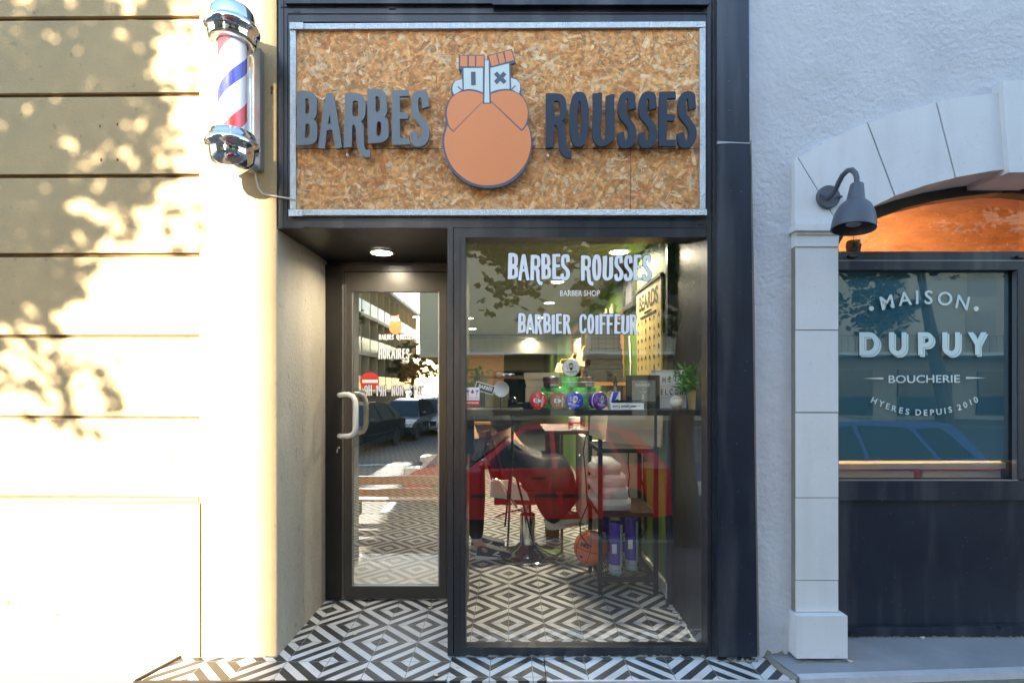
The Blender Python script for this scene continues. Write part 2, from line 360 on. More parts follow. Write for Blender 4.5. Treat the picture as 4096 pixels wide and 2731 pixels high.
def tilemat(name, ox, oy, white=(0.62, 0.62, 0.61), dark=(0.036, 0.037, 0.036)):
    m = bpy.data.materials.new(name); m.use_nodes = True; n = m.node_tree; b = n.nodes['Principled BSDF']
    g = n.nodes.new('ShaderNodeNewGeometry'); sp = n.nodes.new('ShaderNodeSeparateXYZ'); n.links.new(g.outputs['Position'], sp.inputs[0])
    def mth(op, a, b_=None):
        q = n.nodes.new('ShaderNodeMath'); q.operation = op
        for i, v in enumerate((a, b_)):
            if v is None: continue
            if isinstance(v, (int, float)): q.inputs[i].default_value = v
            else: n.links.new(v, q.inputs[i])
        return q.outputs[0]
    def tri(c, off):                              # 0 at dark centre, 1 one tile away
        t = mth('SUBTRACT', c, off); return mth('MULTIPLY', mth('PINGPONG', t, 0.2), 5.0)
    tx = tri(sp.outputs[0], ox); ty = tri(sp.outputs[1], oy)
    d = mth('ADD', tx, ty)
    st = mth('MODULO', mth('FLOOR', mth('MULTIPLY', d, 4.0)), 2.0)
    nz = n.nodes.new('ShaderNodeTexNoise'); nz.inputs['Scale'].default_value = 7; nz.inputs['Detail'].default_value = 6
    n.links.new(g.outputs['Position'], nz.inputs['Vector'])
    cr = n.nodes.new('ShaderNodeValToRGB'); cr.color_ramp.elements[0].position = 0.35; cr.color_ramp.elements[1].position = 0.65
    cr.color_ramp.elements[0].color = (*dark, 1); cr.color_ramp.elements[1].color = (*[x * 1.5 for x in dark], 1)
    cw = n.nodes.new('ShaderNodeValToRGB'); cw.color_ramp.elements[0].position = 0.3; cw.color_ramp.elements[1].position = 0.6
    cw.color_ramp.elements[0].color = (*[x * 0.82 for x in white], 1); cw.color_ramp.elements[1].color = (*white, 1)
    n.links.new(nz.outputs[0], cr.inputs[0]); n.links.new(nz.outputs[0], cw.inputs[0])
    mx = n.nodes.new('ShaderNodeMixRGB'); n.links.new(st, mx.inputs[0]); n.links.new(cr.outputs[0], mx.inputs[1]); n.links.new(cw.outputs[0], mx.inputs[2])
    jt = 0.010
    def joint(t): return mth('MAXIMUM', mth('LESS_THAN', t, jt), mth('GREATER_THAN', t, 1 - jt))
    j = mth('MAXIMUM', joint(tx), joint(ty))
    m2 = n.nodes.new('ShaderNodeMixRGB'); n.links.new(j, m2.inputs[0]); n.links.new(mx.outputs[0], m2.inputs[1]); m2.inputs[2].default_value = (0.22, 0.22, 0.21, 1)
    n.links.new(m2.outputs[0], b.inputs['Base Color']); b.inputs['Roughness'].default_value = 0.42
    bp = n.nodes.new('ShaderNodeBump'); bp.inputs['Strength'].default_value = 0.4; bp.inputs['Distance'].default_value = 0.002; bp.invert = True
    n.links.new(j, bp.inputs['Height']); n.links.new(bp.outputs[0], b.inputs['Normal'])
    M[name] = m
tilemat('tile_entry', -0.690, 0.156); tilemat('tile_front', 0.354, -0.02); tilemat('tile_front_short', 0.30, 0.02); tilemat('tile_inside', -0.016, 0.78)
glassmat('glass_door', 0.42, wob=0.04); glassmat('glass_window', 0.22, wob=0.03); glassmat('glass_butcher', 0.14, wob=0.05); glassmat('glass_clear', 0.06, (0.97, 0.97, 0.95), top=0.45)

# barber pole stripes
m = mat('pole_stripes', (0.8, 0.8, 0.85), 0.25, coat=0.5); n = m.node_tree; b = n.nodes['Principled BSDF']
tc = n.nodes.new('ShaderNodeTexCoord'); sp = n.nodes.new('ShaderNodeSeparateXYZ'); n.links.new(tc.outputs['Object'], sp.inputs[0])
def mth(op, a, b_=None):
    q = n.nodes.new('ShaderNodeMath'); q.operation = op
    for i, v in enumerate((a, b_)):
        if v is None: continue
        if isinstance(v, (int, float)): q.inputs[i].default_value = v
        else: n.links.new(v, q.inputs[i])
    return q.outputs[0]
ang = mth('DIVIDE', mth('ARCTAN2', sp.outputs[1], sp.outputs[0]), 2 * math.pi)
hv = mth('SUBTRACT', mth('MULTIPLY', sp.outputs[2], 2.3), ang)
fr = mth('FRACT', mth('ADD', hv, 0.21))
rp = n.nodes.new('ShaderNodeValToRGB'); rp.color_ramp.interpolation = 'CONSTANT'
es = rp.color_ramp.elements; es[0].position = 0; es[0].color = (0.80, 0.78, 0.86, 1); es[1].position = 0.31; es[1].color = (0.07, 0.07, 0.50, 1)
for p_, c_ in ((0.47, (0.80, 0.78, 0.86, 1)), (0.80, (0.72, 0.05, 0.05, 1))):
    e = es.new(p_); e.color = c_
n.links.new(fr, rp.inputs[0]); n.links.new(rp.outputs[0], b.inputs['Base Color'])

# ------------------------------------------------------------------ ground, road, pavement, steps
g = MB(); g.box(-150, 150, -150, 40, -0.9, -0.60); g.build('ground', 'asphalt', kind='structure')
g = MB(); g.box(-60, 60, -21, -3.42, -0.60, -0.58); g.build('road', 'asphalt', kind='structure')
mk = MB()
for i in range(9): mk.box(-14 + i*3, -13.88 + i*3, -5.5, -3.5, -0.58, -0.576)
mk.box(-30, 30, -5.62, -5.5, -0.58, -0.576)
for i in range(10): mk.box(-20 + i*4, -18 + i*4, -9.1, -8.95, -0.58, -0.576)
mk.build('road_markings', 'road_white', kind='structure')
pv = MB()
for q in (((-30, 0.3), (30, 0.3)),):
    A = [Vector((-30, 0.3, -0.125)), Vector((30, 0.3, -0.125)), Vector((30, -0.25, -0.13)), Vector((-30, -0.25, -0.13))]
pv.prism([(-30, -0.6), (30, -0.6), (30, -0.125), (-30, -0.125)], -0.26, 0.3)
pvm = MB(); bm = pvm.bm
X0, X1 = -30, 30
sec = [(-0.26, -0.13), (-3.3, -0.42), (-3.3, -0.6), (-0.26, -0.6)]
A = [bm.verts.new((X0, y, z)) for y, z in sec]; B = [bm.verts.new((X1, y, z)) for y, z in sec]
for i in range(4): pvm._f([A[i], A[(i+1) % 4], B[(i+1) % 4], B[i]])
pvm._f(A); pvm._f(list(reversed(B)))
pvm.build('pavement', 'paver', kind='structure'); pv.build('pavement_edge', 'paver', kind='structure')
kb = MB(); kb.box(-30, 30, -3.42, -3.3, -0.6, -0.415); kb.build('kerb', 'concrete', kind='structure')
kb = MB(); kb.box(-60, 60, -25, -21, -0.6, -0.42); kb.build('far_pavement', 'paver', kind='structure')

XE = PX(1806, 0)      # right end of the entry pattern on the step
XF = PX(2176, -0.0); XR = PX(3105, -0.1)
def poly_slab(pts, z0, z1):
    q = MB(); A = [q.bm.verts.new((x, y, z0)) for x, y in pts]; B = [q.bm.verts.new((x, y, z1)) for x, y in pts]; k = len(pts)
    q._f(list(reversed(A))); q._f(B)
    for i in range(k): q._f([A[i], A[(i+1) % k], B[(i+1) % k], B[i]])
    return q
XL = PX(1106, 0)
yf = -0.212
poly_slab([(PX(572, -0.2), yf), (XE, yf), (XE, -0.002), (XE, 0.72), (XL - 0.02, 0.72), (XL - 0.02, 0.0), (PX(728, 0), 0.0)], -0.30, 0.0).build('entry_step', 'tile_entry', kind='structure')
poly_slab([(XE + 0.002, yf), (XF - 0.003, yf), (XF - 0.003, -0.002), (XE + 0.002, -0.002)], -0.30, -0.001).build('front_step', 'tile_front_short', kind='structure')
poly_slab([(XF, yf), (PX(3172, -0.2), yf), (PX(3060, 0), 0.02), (XF, 0.02)], -0.30, 0.001).build('front_step_right', 'tile_front', kind='structure')
t = MB(); t.box(PX(545, -0.2), XE, yf - 0.012, yf - 0.001, -0.31, 0.002)
t.tube([(PX(552, -0.2), yf - 0.003, 0.0), (PX(722, 0), 0.0, 0.0)], 0.009, 6)
t.build('step_trim', 'metal_dark', kind='structure')
t = MB(); t.box(XF, PX(3172, -0.2), yf - 0.014, yf - 0.001, -0.02, 0.005); t.build('step_nosing', 'nosing', kind='structure')
gj = MB(); gj.tube([(PX(3065, 0), 0.0, 0.004), (PX(3120, -0.12), -0.12, 0.004), (PX(3185, -0.2), -0.215, 0.0)], [0.012, 0.016, 0.018], 8); gj.build('step_mortar', 'mortar', kind='structure')
poly_slab([(PX(3195, -0.2), yf + 0.005), (6.5, 0.10), (6.5, 0.30), (PX(3068, 0), 0.30), (PX(3068, 0), 0.012)], -0.35, 0.012).build('butcher_step', 'step_grey', kind='structure')
q = poly_slab([(PX(3190, -0.2), yf - 0.02), (6.5, 0.075), (6.5, 0.114), (PX(3192, -0.2), yf + 0.026)], -0.015, 0.017); q.build('butcher_step_nosing', 'nosing', kind='structure')
q = poly_slab([(1.27, -0.238), (6.5, 0.057), (6.5, 0.073), (1.27, -0.222)], -0.4, -0.017); q.build('butcher_step_riser', 'concrete', kind='structure')
# inside floor
fl = MB(); fl.box(XE + 0.002, 1.3, 0.001, 0.719, -0.2, 0.0005); fl.box(-3.6, 1.3, 0.721, 14, -0.2, 0.0005); fl.build('shop_floor', 'tile_inside', kind='structure')
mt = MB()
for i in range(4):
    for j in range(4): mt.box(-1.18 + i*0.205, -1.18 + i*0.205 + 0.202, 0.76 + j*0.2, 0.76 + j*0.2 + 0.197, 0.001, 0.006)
mt.build('reflected_tiles', 'white_tile', kind='structure')  # stand-in for the white tiles mirrored in the door glass, added inside

# ------------------------------------------------------------------ left building
LB = empty('stone_building', (-3, 0, -0.13), 'sunlit warm plaster building with grooved courses and dappled leaf shadow', 'building')
lw = MB()
x_g, x_e, x_0 = 798, 1106, -900
lines = [(-420, -400, 0), (62, 80, 6), (368, 386, 6), (694, 711, 3), (1010, 1028, 2), (1338, 1352, 0), (1664, 1676, -4), (1984, 2010, -6)]
prev = None
for i, (a, b_, s_) in enumerate(lines):
    if prev is not None:
        lw.pprism([(x_0, prev[0] + prev[1] * 2), (x_g, prev[0]), (x_g, a), (x_0, a + s_ * 2)], 0.0, 0.022)
    prev = (b_, s_)
lw.pprism([(x_0, 2000), (x_g, 2016), (x_g, 2760), (x_0, 2760)], 0.0, 0.022)
lw.pprism([(x_0, -420), (x_e, -420), (x_e, 2760), (x_0, 2760)], 0.0221, 0.30)
lw.pprism([(x_g + 1, -420), (x_e, -420), (x_e, 2760), (x_g + 9, 2760), (x_g + 9, 2012), (x_g + 1, 2005)], 0.0, 0.022)
lw.build('wall', 'plaster_warm', LB, bevel=0.003)
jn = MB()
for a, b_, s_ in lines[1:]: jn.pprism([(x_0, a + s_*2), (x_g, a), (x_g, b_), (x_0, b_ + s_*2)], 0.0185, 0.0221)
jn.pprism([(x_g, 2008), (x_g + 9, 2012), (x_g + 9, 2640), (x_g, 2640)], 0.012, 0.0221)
jn.build('joint', 'joint_brown', LB)  # darker brown strips along the groove bottoms
ld = MB()                                        # worn stone ledge in the lowest course joint
ld.pprism([(x_0, 1998), (792, 1990), (792, 2003), (x_0, 2010)], -0.006, 0.02); ld.build('ledge', 'plaster_warm', LB, bevel=0.002)
rv = MB(); rv.box(PX(x_e) - 0.05, PX(x_e), 0.301, 0.74, -0.13, PZ(905)); rv.box(PX(x_e) - 0.01, PX(x_e) + 0.002, 0.004, 0.74, -0.10, PZ(905)); rv.build('reveal', 'plaster_reveal', LB)
st = MB()
for x, y, r in ((35, 2410, 7), (50, 2413, 4), (80, 2418, 3), (690, 1840, 4), (228, 2458, 4), (400, 505, 4), (470, 498, 4), (405, 640, 5), (470, 640, 4), (1088, 355, 7), (1086, 372, 5)):
    st.lathe([(0, 0), (r * 0.0012, 0.0006), (r * 0.0012, -0.001)], Matrix.Translation(P(x, y, -0.0005)) @ Matrix.Rotation(R(90), 4, 'X') @ Matrix.Diagonal((1, 1.5, 1, 1)), 9)
st.build('stain', 'joint_brown', LB)

# ------------------------------------------------------------------ barber shop building
BS = empty('barber_shop', (0, 0.3, 0), 'barber shop with blue grey metal front, recessed door and big window', 'building')
h = MB()
h.pbox(1114, -420, 2868, -20, 0.01, 0.3)                            # upper casing
h.pbox(1114, -20, 2868, 88, 0.0, 0.3)
h.pbox(1114, 88, 1200, 900, 0.0, 0.3); h.pbox(2790, 88, 2829, 900, 0.0, 0.3)
h.pbox(1200, 88, 2790, 860, 0.05, 0.3)
h.pbox(1114, 860, 2868, 911, -0.003, 0.3)
h.build('sign_casing', 'metal_blue', BS, bevel=0.003)
h = MB()
for a, b_, c, d in ((1120, 24, 2840, 28), (1150, 52, 2855, 55), (1150, 880, 2850, 882), (1132, 0, 1134, 905), (1147, 60, 1149, 880)): h.pbox(a, b_, c, d, -0.0045, 0.0)
h.pbox(1140, -20, 2840, 14, -0.02, 0.0); h.pbox(1970, -40, 2836, 19, -0.03, -0.021)
h.build('casing_bead', 'metal_navy', BS)
h = MB()
for a, b_ in ((1172, 45), (1655 - 100, 30), (2785, 38), (1215, 905), (2790, 895)): h.pbox(a, b_, a + 26, b_ + 5, -0.006, 0.0)
h.build('drain_slot', 'black', BS)
h = MB(); h.pbox(2829, -420, 2846, 2622, -0.006, 0.3); h.pbox(2850, -420, 2866, 2622, -0.012, 0.3); h.pbox(2845, -420, 2851, 2622, 0.006, 0.3); h.build('side_rail', 'metal_blue', BS, bevel=0.002)
h = MB(); h.pprism([(2868, -420), (2990, -420), (2999, 570), (2869, 570)], -0.045, 0.02); h.pprism([(2869, 574), (3001, 574), (3030, 2626), (2872, 2626)], -0.045, 0.02); h.build('column', 'metal_navy', BS, bevel=0.003)
h = MB(); h.pprism([(2869, 565), (2925, 568), (3001, 571), (3001, 575), (2920, 573), (2870, 576)], -0.048, -0.03); h.build('torn_seam', 'steel_dull', BS)
h = MB(); h.pbox(2990, -420, 2998, 375, -0.03, 0.02); h.build('edge_strip', 'edge_blue', BS)
ws = MB(); ws.pprism([(2996, 600), (3004, 620), (3006, 1300), (3016, 2000), (3030, 2620), (3038, 2622), (3026, 1900), (3018, 1200), (3006, 560)], -0.01, 0.02); ws.build('sealant', 'mortar', BS)
# soffit and entrance recess
h = MB(); zs = PZ(911)
h.box(XL, XE, 0.30, 0.80, zs, zs + 0.06); h.box(XL, XE, 0.0, 0.30, zs - 0.004, zs)
h.build('soffit', 'metal_dark', BS)
h = MB(); h.box(XE - 0.012, XE + 0.025, 0.05, 0.80, 0.0, zs); h.build('recess_side', 'metal_dark', BS)
YD = 0.72
h = MB(); h.pbox(1300, 1058, 1376, 2396, YD - 0.03, YD + 0.05); h.pbox(1288, 1052, 1300, 2398, YD - 0.01, YD + 0.05); h.box(XL, XE, YD, YD + 0.05, PZ(1056, YD), zs + 0.02)
h.build('door_surround', 'metal_dark', BS, bevel=0.002)
h = MB(); h.pbox(1376, 1062, 1792, 1084, YD - 0.035, YD + 0.04); h.pbox(1786, 1084, 1800, 2396, YD - 0.03, YD + 0.05); h.build('door_lintel', 'door_metal', BS, bevel=0.002)
# window
WN = MB()
WN.pbox(1790, 911, 1812, 2622, -0.008, 0.07); WN.pbox(1815, 912, 1862, 2623, 0.0, 0.06); WN.pbox(1862, 912, 2829, 949, 0.0, 0.06); WN.pbox(1862, 2588, 2829, 2622, 0.0, 0.06)
WN = WN.build('shop_window', 'metal_blue', BS, bevel=0.003)
b_ = MB(); b_.pbox(1838, 950, 1841, 2588, -0.003, 0.001); b_.pbox(1862, 947, 2829, 952, 0.02, 0.05); b_.pbox(1862, 2580, 2829, 2588, 0.02, 0.05); b_.pbox(1860, 950, 1865, 2586, 0.02, 0.05); b_.pbox(2824, 950, 2829, 2586, 0.02, 0.05)
b_.build('bead', 'metal_dark', WN)
GY = 0.035
g = MB(); g.box(PX(1850), PX(2835), GY, GY + 0.0001, PZ(2600), PZ(935)); 
g = MB(); g.quad((PX(1850), GY, PZ(2600)), (PX(2835), GY, PZ(2600)), (PX(2835), GY, PZ(935)), (PX(1850), GY, PZ(935))); g.build('pane', 'glass_window', WN)
# interior shell
h = MB(); h.box(1.005, 1.15, 0.66, 14.2, 0.0, 2.37); h.build('green_wall', 'green_wall', BS)
h = MB(); h.box(0.985, 1.15, 0.06, 0.66, 0.0, 2.37); h.build('dark_side_wall', 'side_panel', BS)
h = MB(); h.box(0.955, 0.985, 0.62, 0.66, 0.0, 2.3); h.build('wall_end_trim', 'metal_navy', BS)
h = MB(); h.box(XE + 0.025, 1.3, 0.07, 0.80, 2.37, 2.45); h.box(-3.6, 1.3, 0.80, 14.2, 2.37, 2.45); h.build('ceiling', 'ceiling_paint', BS)
h = MB(); h.box(-3.6, -3.5, 0.8, 14.2, 0, 2.37); h.box(-3.5, 1.0, 14.0, 14.1, 0, 2.37); h.box(-3.5, XL - 0.06, 0.80, 0.85, 0, 2.37); h.build('back_wall', 'cream_wall', BS)
h = MB(); h.box(-3.5, 1.0, 13.90, 13.98, 0.0, 1.75); h.box(-3.49, -3.45, 5, 13.9, 0, 1.3); h.build('green_dado', 'dark_green', BS)
h = MB(); h.box(-3.5, 1.0, 9.0, 9.25, 2.05, 2.369); h.build('ceiling_beam', 'cream_wall', BS)
h = MB(); h.box(0.985, 1.004, 0.67, 3.5, 0.001, 0.08); h.build('skirting', 'white_paint', BS)
sc = MB()
for i in range(14):
    y = 0.02 + i * 0.045; sc.box(0.955 + random.uniform(0, .012), 0.983, y, y + random.uniform(.01, .04), 0.0006, 0.004 + random.uniform(0, .006))
for i in range(8): z = random.uniform(0.03, 0.11); sc.box(0.948, 0.9545, 0.622 + random.random()*.02, 0.65, z, z + random.uniform(.01, .04))
sc.build('plaster_flakes', 'white_paint', BS)

# ------------------------------------------------------------------ glyphs (hand traced letter shapes)
def shift(l, dx): return [(x + dx, y) for x, y in l]
G = {}
G['B'] = [[(100,185),(160,165),(240,160),(330,175),(400,200),(445,245),(470,300),(478,420),(475,560),(462,650),(440,690),(410,715),(440,740),(468,780),(482,850),(485,1000),(478,1110),(455,1160),(400,1200),(330,1220),(200,1232),(75,1235),(82,700),(90,400)],
 [(250,330),(275,310),(310,325),(330,380),(332,560),(315,610),(285,628),(258,610),(245,560),(258,450)],[(250,830),(290,805),(325,820),(340,880),(335,1020),(315,1080),(275,1095),(245,1080),(240,1040),(252,930)]]
G['A'] = [[(662,222),(770,205),(800,225),(830,370),(880,690),(930,1000),(970,1275),(850,1298),(815,1150),(772,925),(672,940),(655,1080),(632,1300),(500,1282),(530,1050),(575,750),(620,400)],[(725,630),(757,815),(697,818)]]
G['R'] = [[(1030,220),(1110,205),(1240,210),(1320,225),(1370,250),(1405,310),(1425,380),(1435,480),(1430,600),(1410,680),(1375,735),(1335,765),(1370,800),(1395,850),(1400,920),(1398,1160),(1402,1230),(1420,1300),(1451,1322),(1521,1325),(1523,1340),(1513,1465),(1450,1475),(1380,1455),(1310,1370),(1265,1260),(1250,1100),(1245,960),(1225,860),(1190,820),(1172,850),(1165,1000),(1160,1265),(1003,1280),(1012,900),(1020,600)],
 [(1178,375),(1200,357),(1260,360),(1285,385),(1290,600),(1285,650),(1240,672),(1195,665),(1172,630),(1175,480)]]
G['b'] = [[(45,150),(120,125),(240,128),(330,155),(385,195),(415,250),(425,350),(435,460),(435,560),(420,620),(380,672),(430,700),(455,760),(465,900),(460,1060),(430,1110),(370,1160),(280,1185),(65,1200),(55,900),(45,600)],
 [(205,290),(235,270),(265,290),(285,340),(297,440),(290,540),(255,585),(220,580),(205,540),(208,400)],[(232,790),(265,763),(300,775),(315,820),(318,950),(300,1030),(255,1055),(230,1035),(225,980)]]
G['e'] = [[(532,165),(640,155),(850,148),(866,268),(682,275),(685,585),(780,590),(850,600),(862,615),(840,712),(680,715),(685,1088),(870,1092),(880,1215),(545,1225),(525,1150),(525,700)]]
G['s'] = [[(915,290),(935,235),(980,180),(1040,160),(1120,155),(1180,165),(1225,200),(1245,260),(1252,400),(1250,475),(1180,490),(1115,515),(1110,380),(1105,320),(1080,293),(1055,310),(1042,370),(1040,460),(1055,570),(1090,630),(1150,700),(1220,790),(1255,870),(1268,950),(1255,1080),(1225,1160),(1160,1230),(1080,1262),(1000,1262),(940,1235),(905,1170),(890,1080),(890,990),(950,960),(1020,950),(1030,1070),(1050,1112),(1080,1105),(1100,1060),(1108,960),(1100,880),(1050,800),(960,720),(920,640),(905,500)]]
G['r'] = [[(65,175),(150,160),(260,165),(350,180),(415,210),(450,280),(465,350),(475,480),(465,600),(445,660),(385,710),(430,760),(450,830),(460,1150),(475,1240),(500,1275),(575,1290),(568,1430),(500,1435),(420,1400),(350,1310),(320,1190),(305,950),(300,870),(275,800),(240,775),(222,800),(215,1220),(65,1235),(62,600)],
 [(222,330),(250,310),(310,310),(330,340),(345,440),(340,560),(325,612),(250,618),(225,590),(222,450)]]
G['O'] = [[(660,138),(750,133),(820,160),(860,230),(890,350),(905,480),(912,620),(905,850),(885,1000),(860,1100),(810,1180),(750,1210),(690,1215),(620,1190),(575,1110),(550,1010),(530,850),(525,650),(535,450),(560,300),(600,190)],
 [(722,312),(745,350),(755,480),(765,640),(755,850),(750,960),(728,1040),(705,990),(690,850),(680,640),(690,450),(700,350)]]
G['U'] = [[(985,175),(1170,150),(1168,400),(1150,700),(1140,960),(1155,1040),(1185,1080),(1225,1050),(1240,960),(1245,500),(1245,215),(1400,175),(1412,200),(1405,400),(1415,700),(1408,1000),(1380,1090),(1300,1160),(1200,1205),(1120,1205),(1040,1160),(985,1060),(975,940),(985,700),(995,450)]]
G['S'] = [[(75,280),(105,200),(160,145),(220,125),(300,125),(360,150),(395,200),(405,330),(412,460),(350,465),(268,500),(262,340),(255,290),(240,262),(215,290),(205,380),(212,480),(230,570),(280,640),(350,730),(405,820),(428,920),(415,1050),(380,1150),(320,1215),(220,1240),(130,1235),(80,1190),(50,1100),(42,965),(90,935),(180,918),(190,1050),(215,1090),(250,1060),(268,950),(258,860),(200,770),(110,670),(70,590),(55,460)]]
G['E'] = [[(875,135),(1185,128),(1198,260),(1022,265),(1025,572),(1100,575),(1190,595),(1165,705),(1015,705),(1015,1075),(1195,1075),(1200,1200),(860,1200),(855,900),(865,500)]]
G['k'] = [[(0,0),(220,0),(300,40),(340,130),(345,330),(320,430),(260,500),(310,620),(400,1100),(250,1100),(170,640),(150,600),(148,1100),(0,1100)],[(148,130),(200,140),(215,200),(215,350),(190,410),(148,420)]]
G['I'] = [[(0,20),(170,0),(160,500),(165,1090),(10,1100),(0,600)]]
G['F'] = [[(0,10),(370,0),(380,130),(165,140),(165,470),(330,470),(320,600),(165,600),(170,1100),(10,1100),(5,600)]]
G['H'] = [[(0,10),(150,0),(148,470),(250,465),(250,5),(400,0),(395,500),(405,1100),(255,1095),(250,600),(148,605),(150,1100),(5,1100)]]
G['C'] = [[(410,300),(280,350),(262,180),(215,130),(170,180),(155,400),(155,760),(170,950),(215,985),(262,930),(275,820),(405,800),(390,1000),(320,1090),(210,1115),(90,1080),(25,960),(5,760),(5,380),(25,150),(100,40),(200,0),(320,20),(395,110)]]
G['N'] = [[(0,10),(130,0),(265,560),(262,5),(400,0),(395,1095),(270,1100),(140,520),(145,1100),(5,1100)]]
G['T'] = [[(0,10),(400,0),(400,140),(280,140),(275,1100),(125,1100),(128,145),(0,145)]]
G['P'] = [[(0,0),(230,0),(330,60),(380,200),(380,420),(330,570),(230,630),(155,630),(155,1100),(0,1100)],[(155,140),(210,150),(235,230),(232,430),(200,500),(155,500)]]
G['9'] = [[(330,1100),(180,1110),(250,780),(255,640),(170,660),(60,600),(5,450),(5,200),(70,40),(200,0),(330,50),(390,200),(400,500),(380,800)],[(200,120),(245,180),(250,400),(225,510),(180,510),(150,420),(150,200)]]
G['1'] = [[(0,130),(130,0),(220,0),(220,1100),(70,1100),(70,220),(10,240)]]
G['-'] = [[(0,500),(330,490),(330,610),(0,620)]]
def gbox(g): 
    L = G[g][0]; return min(p[0] for p in L), min(p[1] for p in L), max(p[0] for p in L), max(p[1] for p in L)
def glyph(g, box, Y):                            # place glyph in a photo rectangle at depth Y
    x0, y0, x1, y1 = gbox(g); a, t, b_, bt = box
    return [[(PX(a + (x - x0) / (x1 - x0) * (b_ - a), Y), PZ(t + (y - y0) / (y1 - y0) * (bt - t), Y)) for x, y in ease(lp)] for lp in G[g]]
def vinyl(items, Y, name, parent, m='vinyl_white', outline=0.003, ol='vinyl_black'):
    fr_ = join([facade(glyph(g, b_, Y), Y, 0.0006) for g, b_ in items]); o = put(fr_, name, m, parent)
    if outline: put(join([facade(glyph(g, b_, Y), Y + 0.0007, 0.0004, outline) for g, b_ in items]), name + '_outline', ol, parent)
    return o
def row(txt, x0, y0, x1, y1, sp=0.10, space=0.45):
    ws_ = []
    for c in txt: ws_.append(space if c == ' ' else (gbox(c)[2] - gbox(c)[0]) / 1100.0)
    tot = sum(ws_) + sp * 0.4 * (len(txt) - 1); k = (x1 - x0) / tot; x = x0; out = []
    for c, w_ in zip(txt, ws_):
        if c != ' ':
            j = random.uniform(-0.02, 0.02) * (y1 - y0); tail = (y1 - y0) * (0.17 if c in 'Rr' else 0)
            out.append((c, (x, y0 + j, x + w_ * k, y1 + j + tail) if c != '-' else (x, y0 + (y1 - y0)*.44, x + w_ * k, y0 + (y1 - y0)*.56)))
        x += (w_ + sp * 0.4) * k
    return out

# lettering on the window
c6 = lambda L: [(g, (2020 + a*.2551, 1000 + t*.2551, 2020 + b*.2551, 1000 + d*.2551)) for g, a, t, b, d in L]
vinyl(c6([('B',45,45,205,455),('A',205,65,385,480),('R',395,75,590,552),('b',568,55,722,460),('e',740,60,875,465),('s',870,65,1022,482),
 ('r',1190,82,1388,558),('O',1365,70,1512,480),('U',1528,88,1698,480),('S',1710,75,1858,488),('S',1860,78,2008,490),('E',2012,72,2145,475),('S',2150,78,2298,492)]), GY - 0.0012, 'lettering', WN)
vinyl(c6([('B',203,985,325,1300),('A',325,1000,468,1315),('k',468,1005,588,1315),('b',600,988,720,1302),('I',730,1010,785,1318),('e',797,995,898,1308),('k',910,1008,1035,1315),
 ('C',1165,1000,1280,1312),('O',1290,1003,1400,1315),('I',1415,1018,1470,1322),('F',1480,1000,1590,1318),('F',1593,1005,1700,1320),('E',1713,1000,1815,1312),('U',1818,1012,1950,1322),('k',1955,1010,2082,1325)]), GY - 0.0012, 'lettering', WN)
put(ftext('BARBER SHOP', 0.040, at(P(2319, 1174, GY - 0.0012)), bold=0.0002, squash=0.80), 'lettering', 'vinyl_white', WN)
# stickers on the window
s_ = MB(); s_.pbox(1862, 1549, 1918, 1600, GY - 0.002, GY - 0.001); s_.build('sticker', 'light_box', WN)
s_ = MB(); s_.pbox(1862, 1600.5, 1918, 1622, GY - 0.002, GY - 0.001)
s_.mi = 0; q0 = P(1890, 1568, GY - 0.0035); s_.lathe([(0, 0), (0.007, 0)], Matrix.Translation(q0) @ FACE, 12); s_.prism([(q0.x - .006, q0.z + .003), (q0.x + .006, q0.z + .003), (q0.x, q0.z + .016)], q0.y - .0002, q0.y); s_.build('sticker_band', 'red', WN)
s_ = MB()
for sx in (-1, 1):
    p0 = P(1890 + sx * 16, 1584, GY - 0.003); p1 = P(1890 + sx * 19, 1563, GY - 0.003); s_.tube([p0, p1], 0.0012, 5)
    for k in range(6):
        a_ = k * math.pi / 3; s_.tube([p1, p1 + Vector((math.cos(a_) * .012, 0, math.sin(a_) * .010))], [0.0018, 0.0004], 4)
s_.build('sticker_palms', 'vinyl_black', WN)
put(ftext('DON DU SANG', 0.0095, at(P(1890, 1591, GY - 0.0035))), 'sticker_text', 'red', WN)
put(ftext('PARTENAIRE', 0.011, at(P(1890, 1611, GY - 0.0035)), bold=0.0003), 'sticker_text', 'light_box', WN)
for nm, m_, inset in (('barber_card', 'light_box', 0), ('barber_card', 'vinyl_black', 3)):
    c0 = (1939, 1552); pts = []
    for x, y in ((-39 + inset, -18 + inset), (39 - inset, -18 + inset), (39 - inset, 18 - inset), (-39 + inset, 18 - inset)):
        a_ = R(16); pts.append((c0[0] + x*math.cos(a_) - y*math.sin(a_), c0[1] + x*math.sin(a_) + y*math.cos(a_)))
    s_ = MB(); s_.pprism(pts, GY + 0.004 - inset*0.0003, GY + 0.006); s_.build('sticker', m_, WN)
put(ftext('BARBER', 0.026, at(P(1942, 1551, GY + 0.002), ry=R(-16)), bold=0.0006, squash=0.8), 'sticker_text', 'light_box', WN)

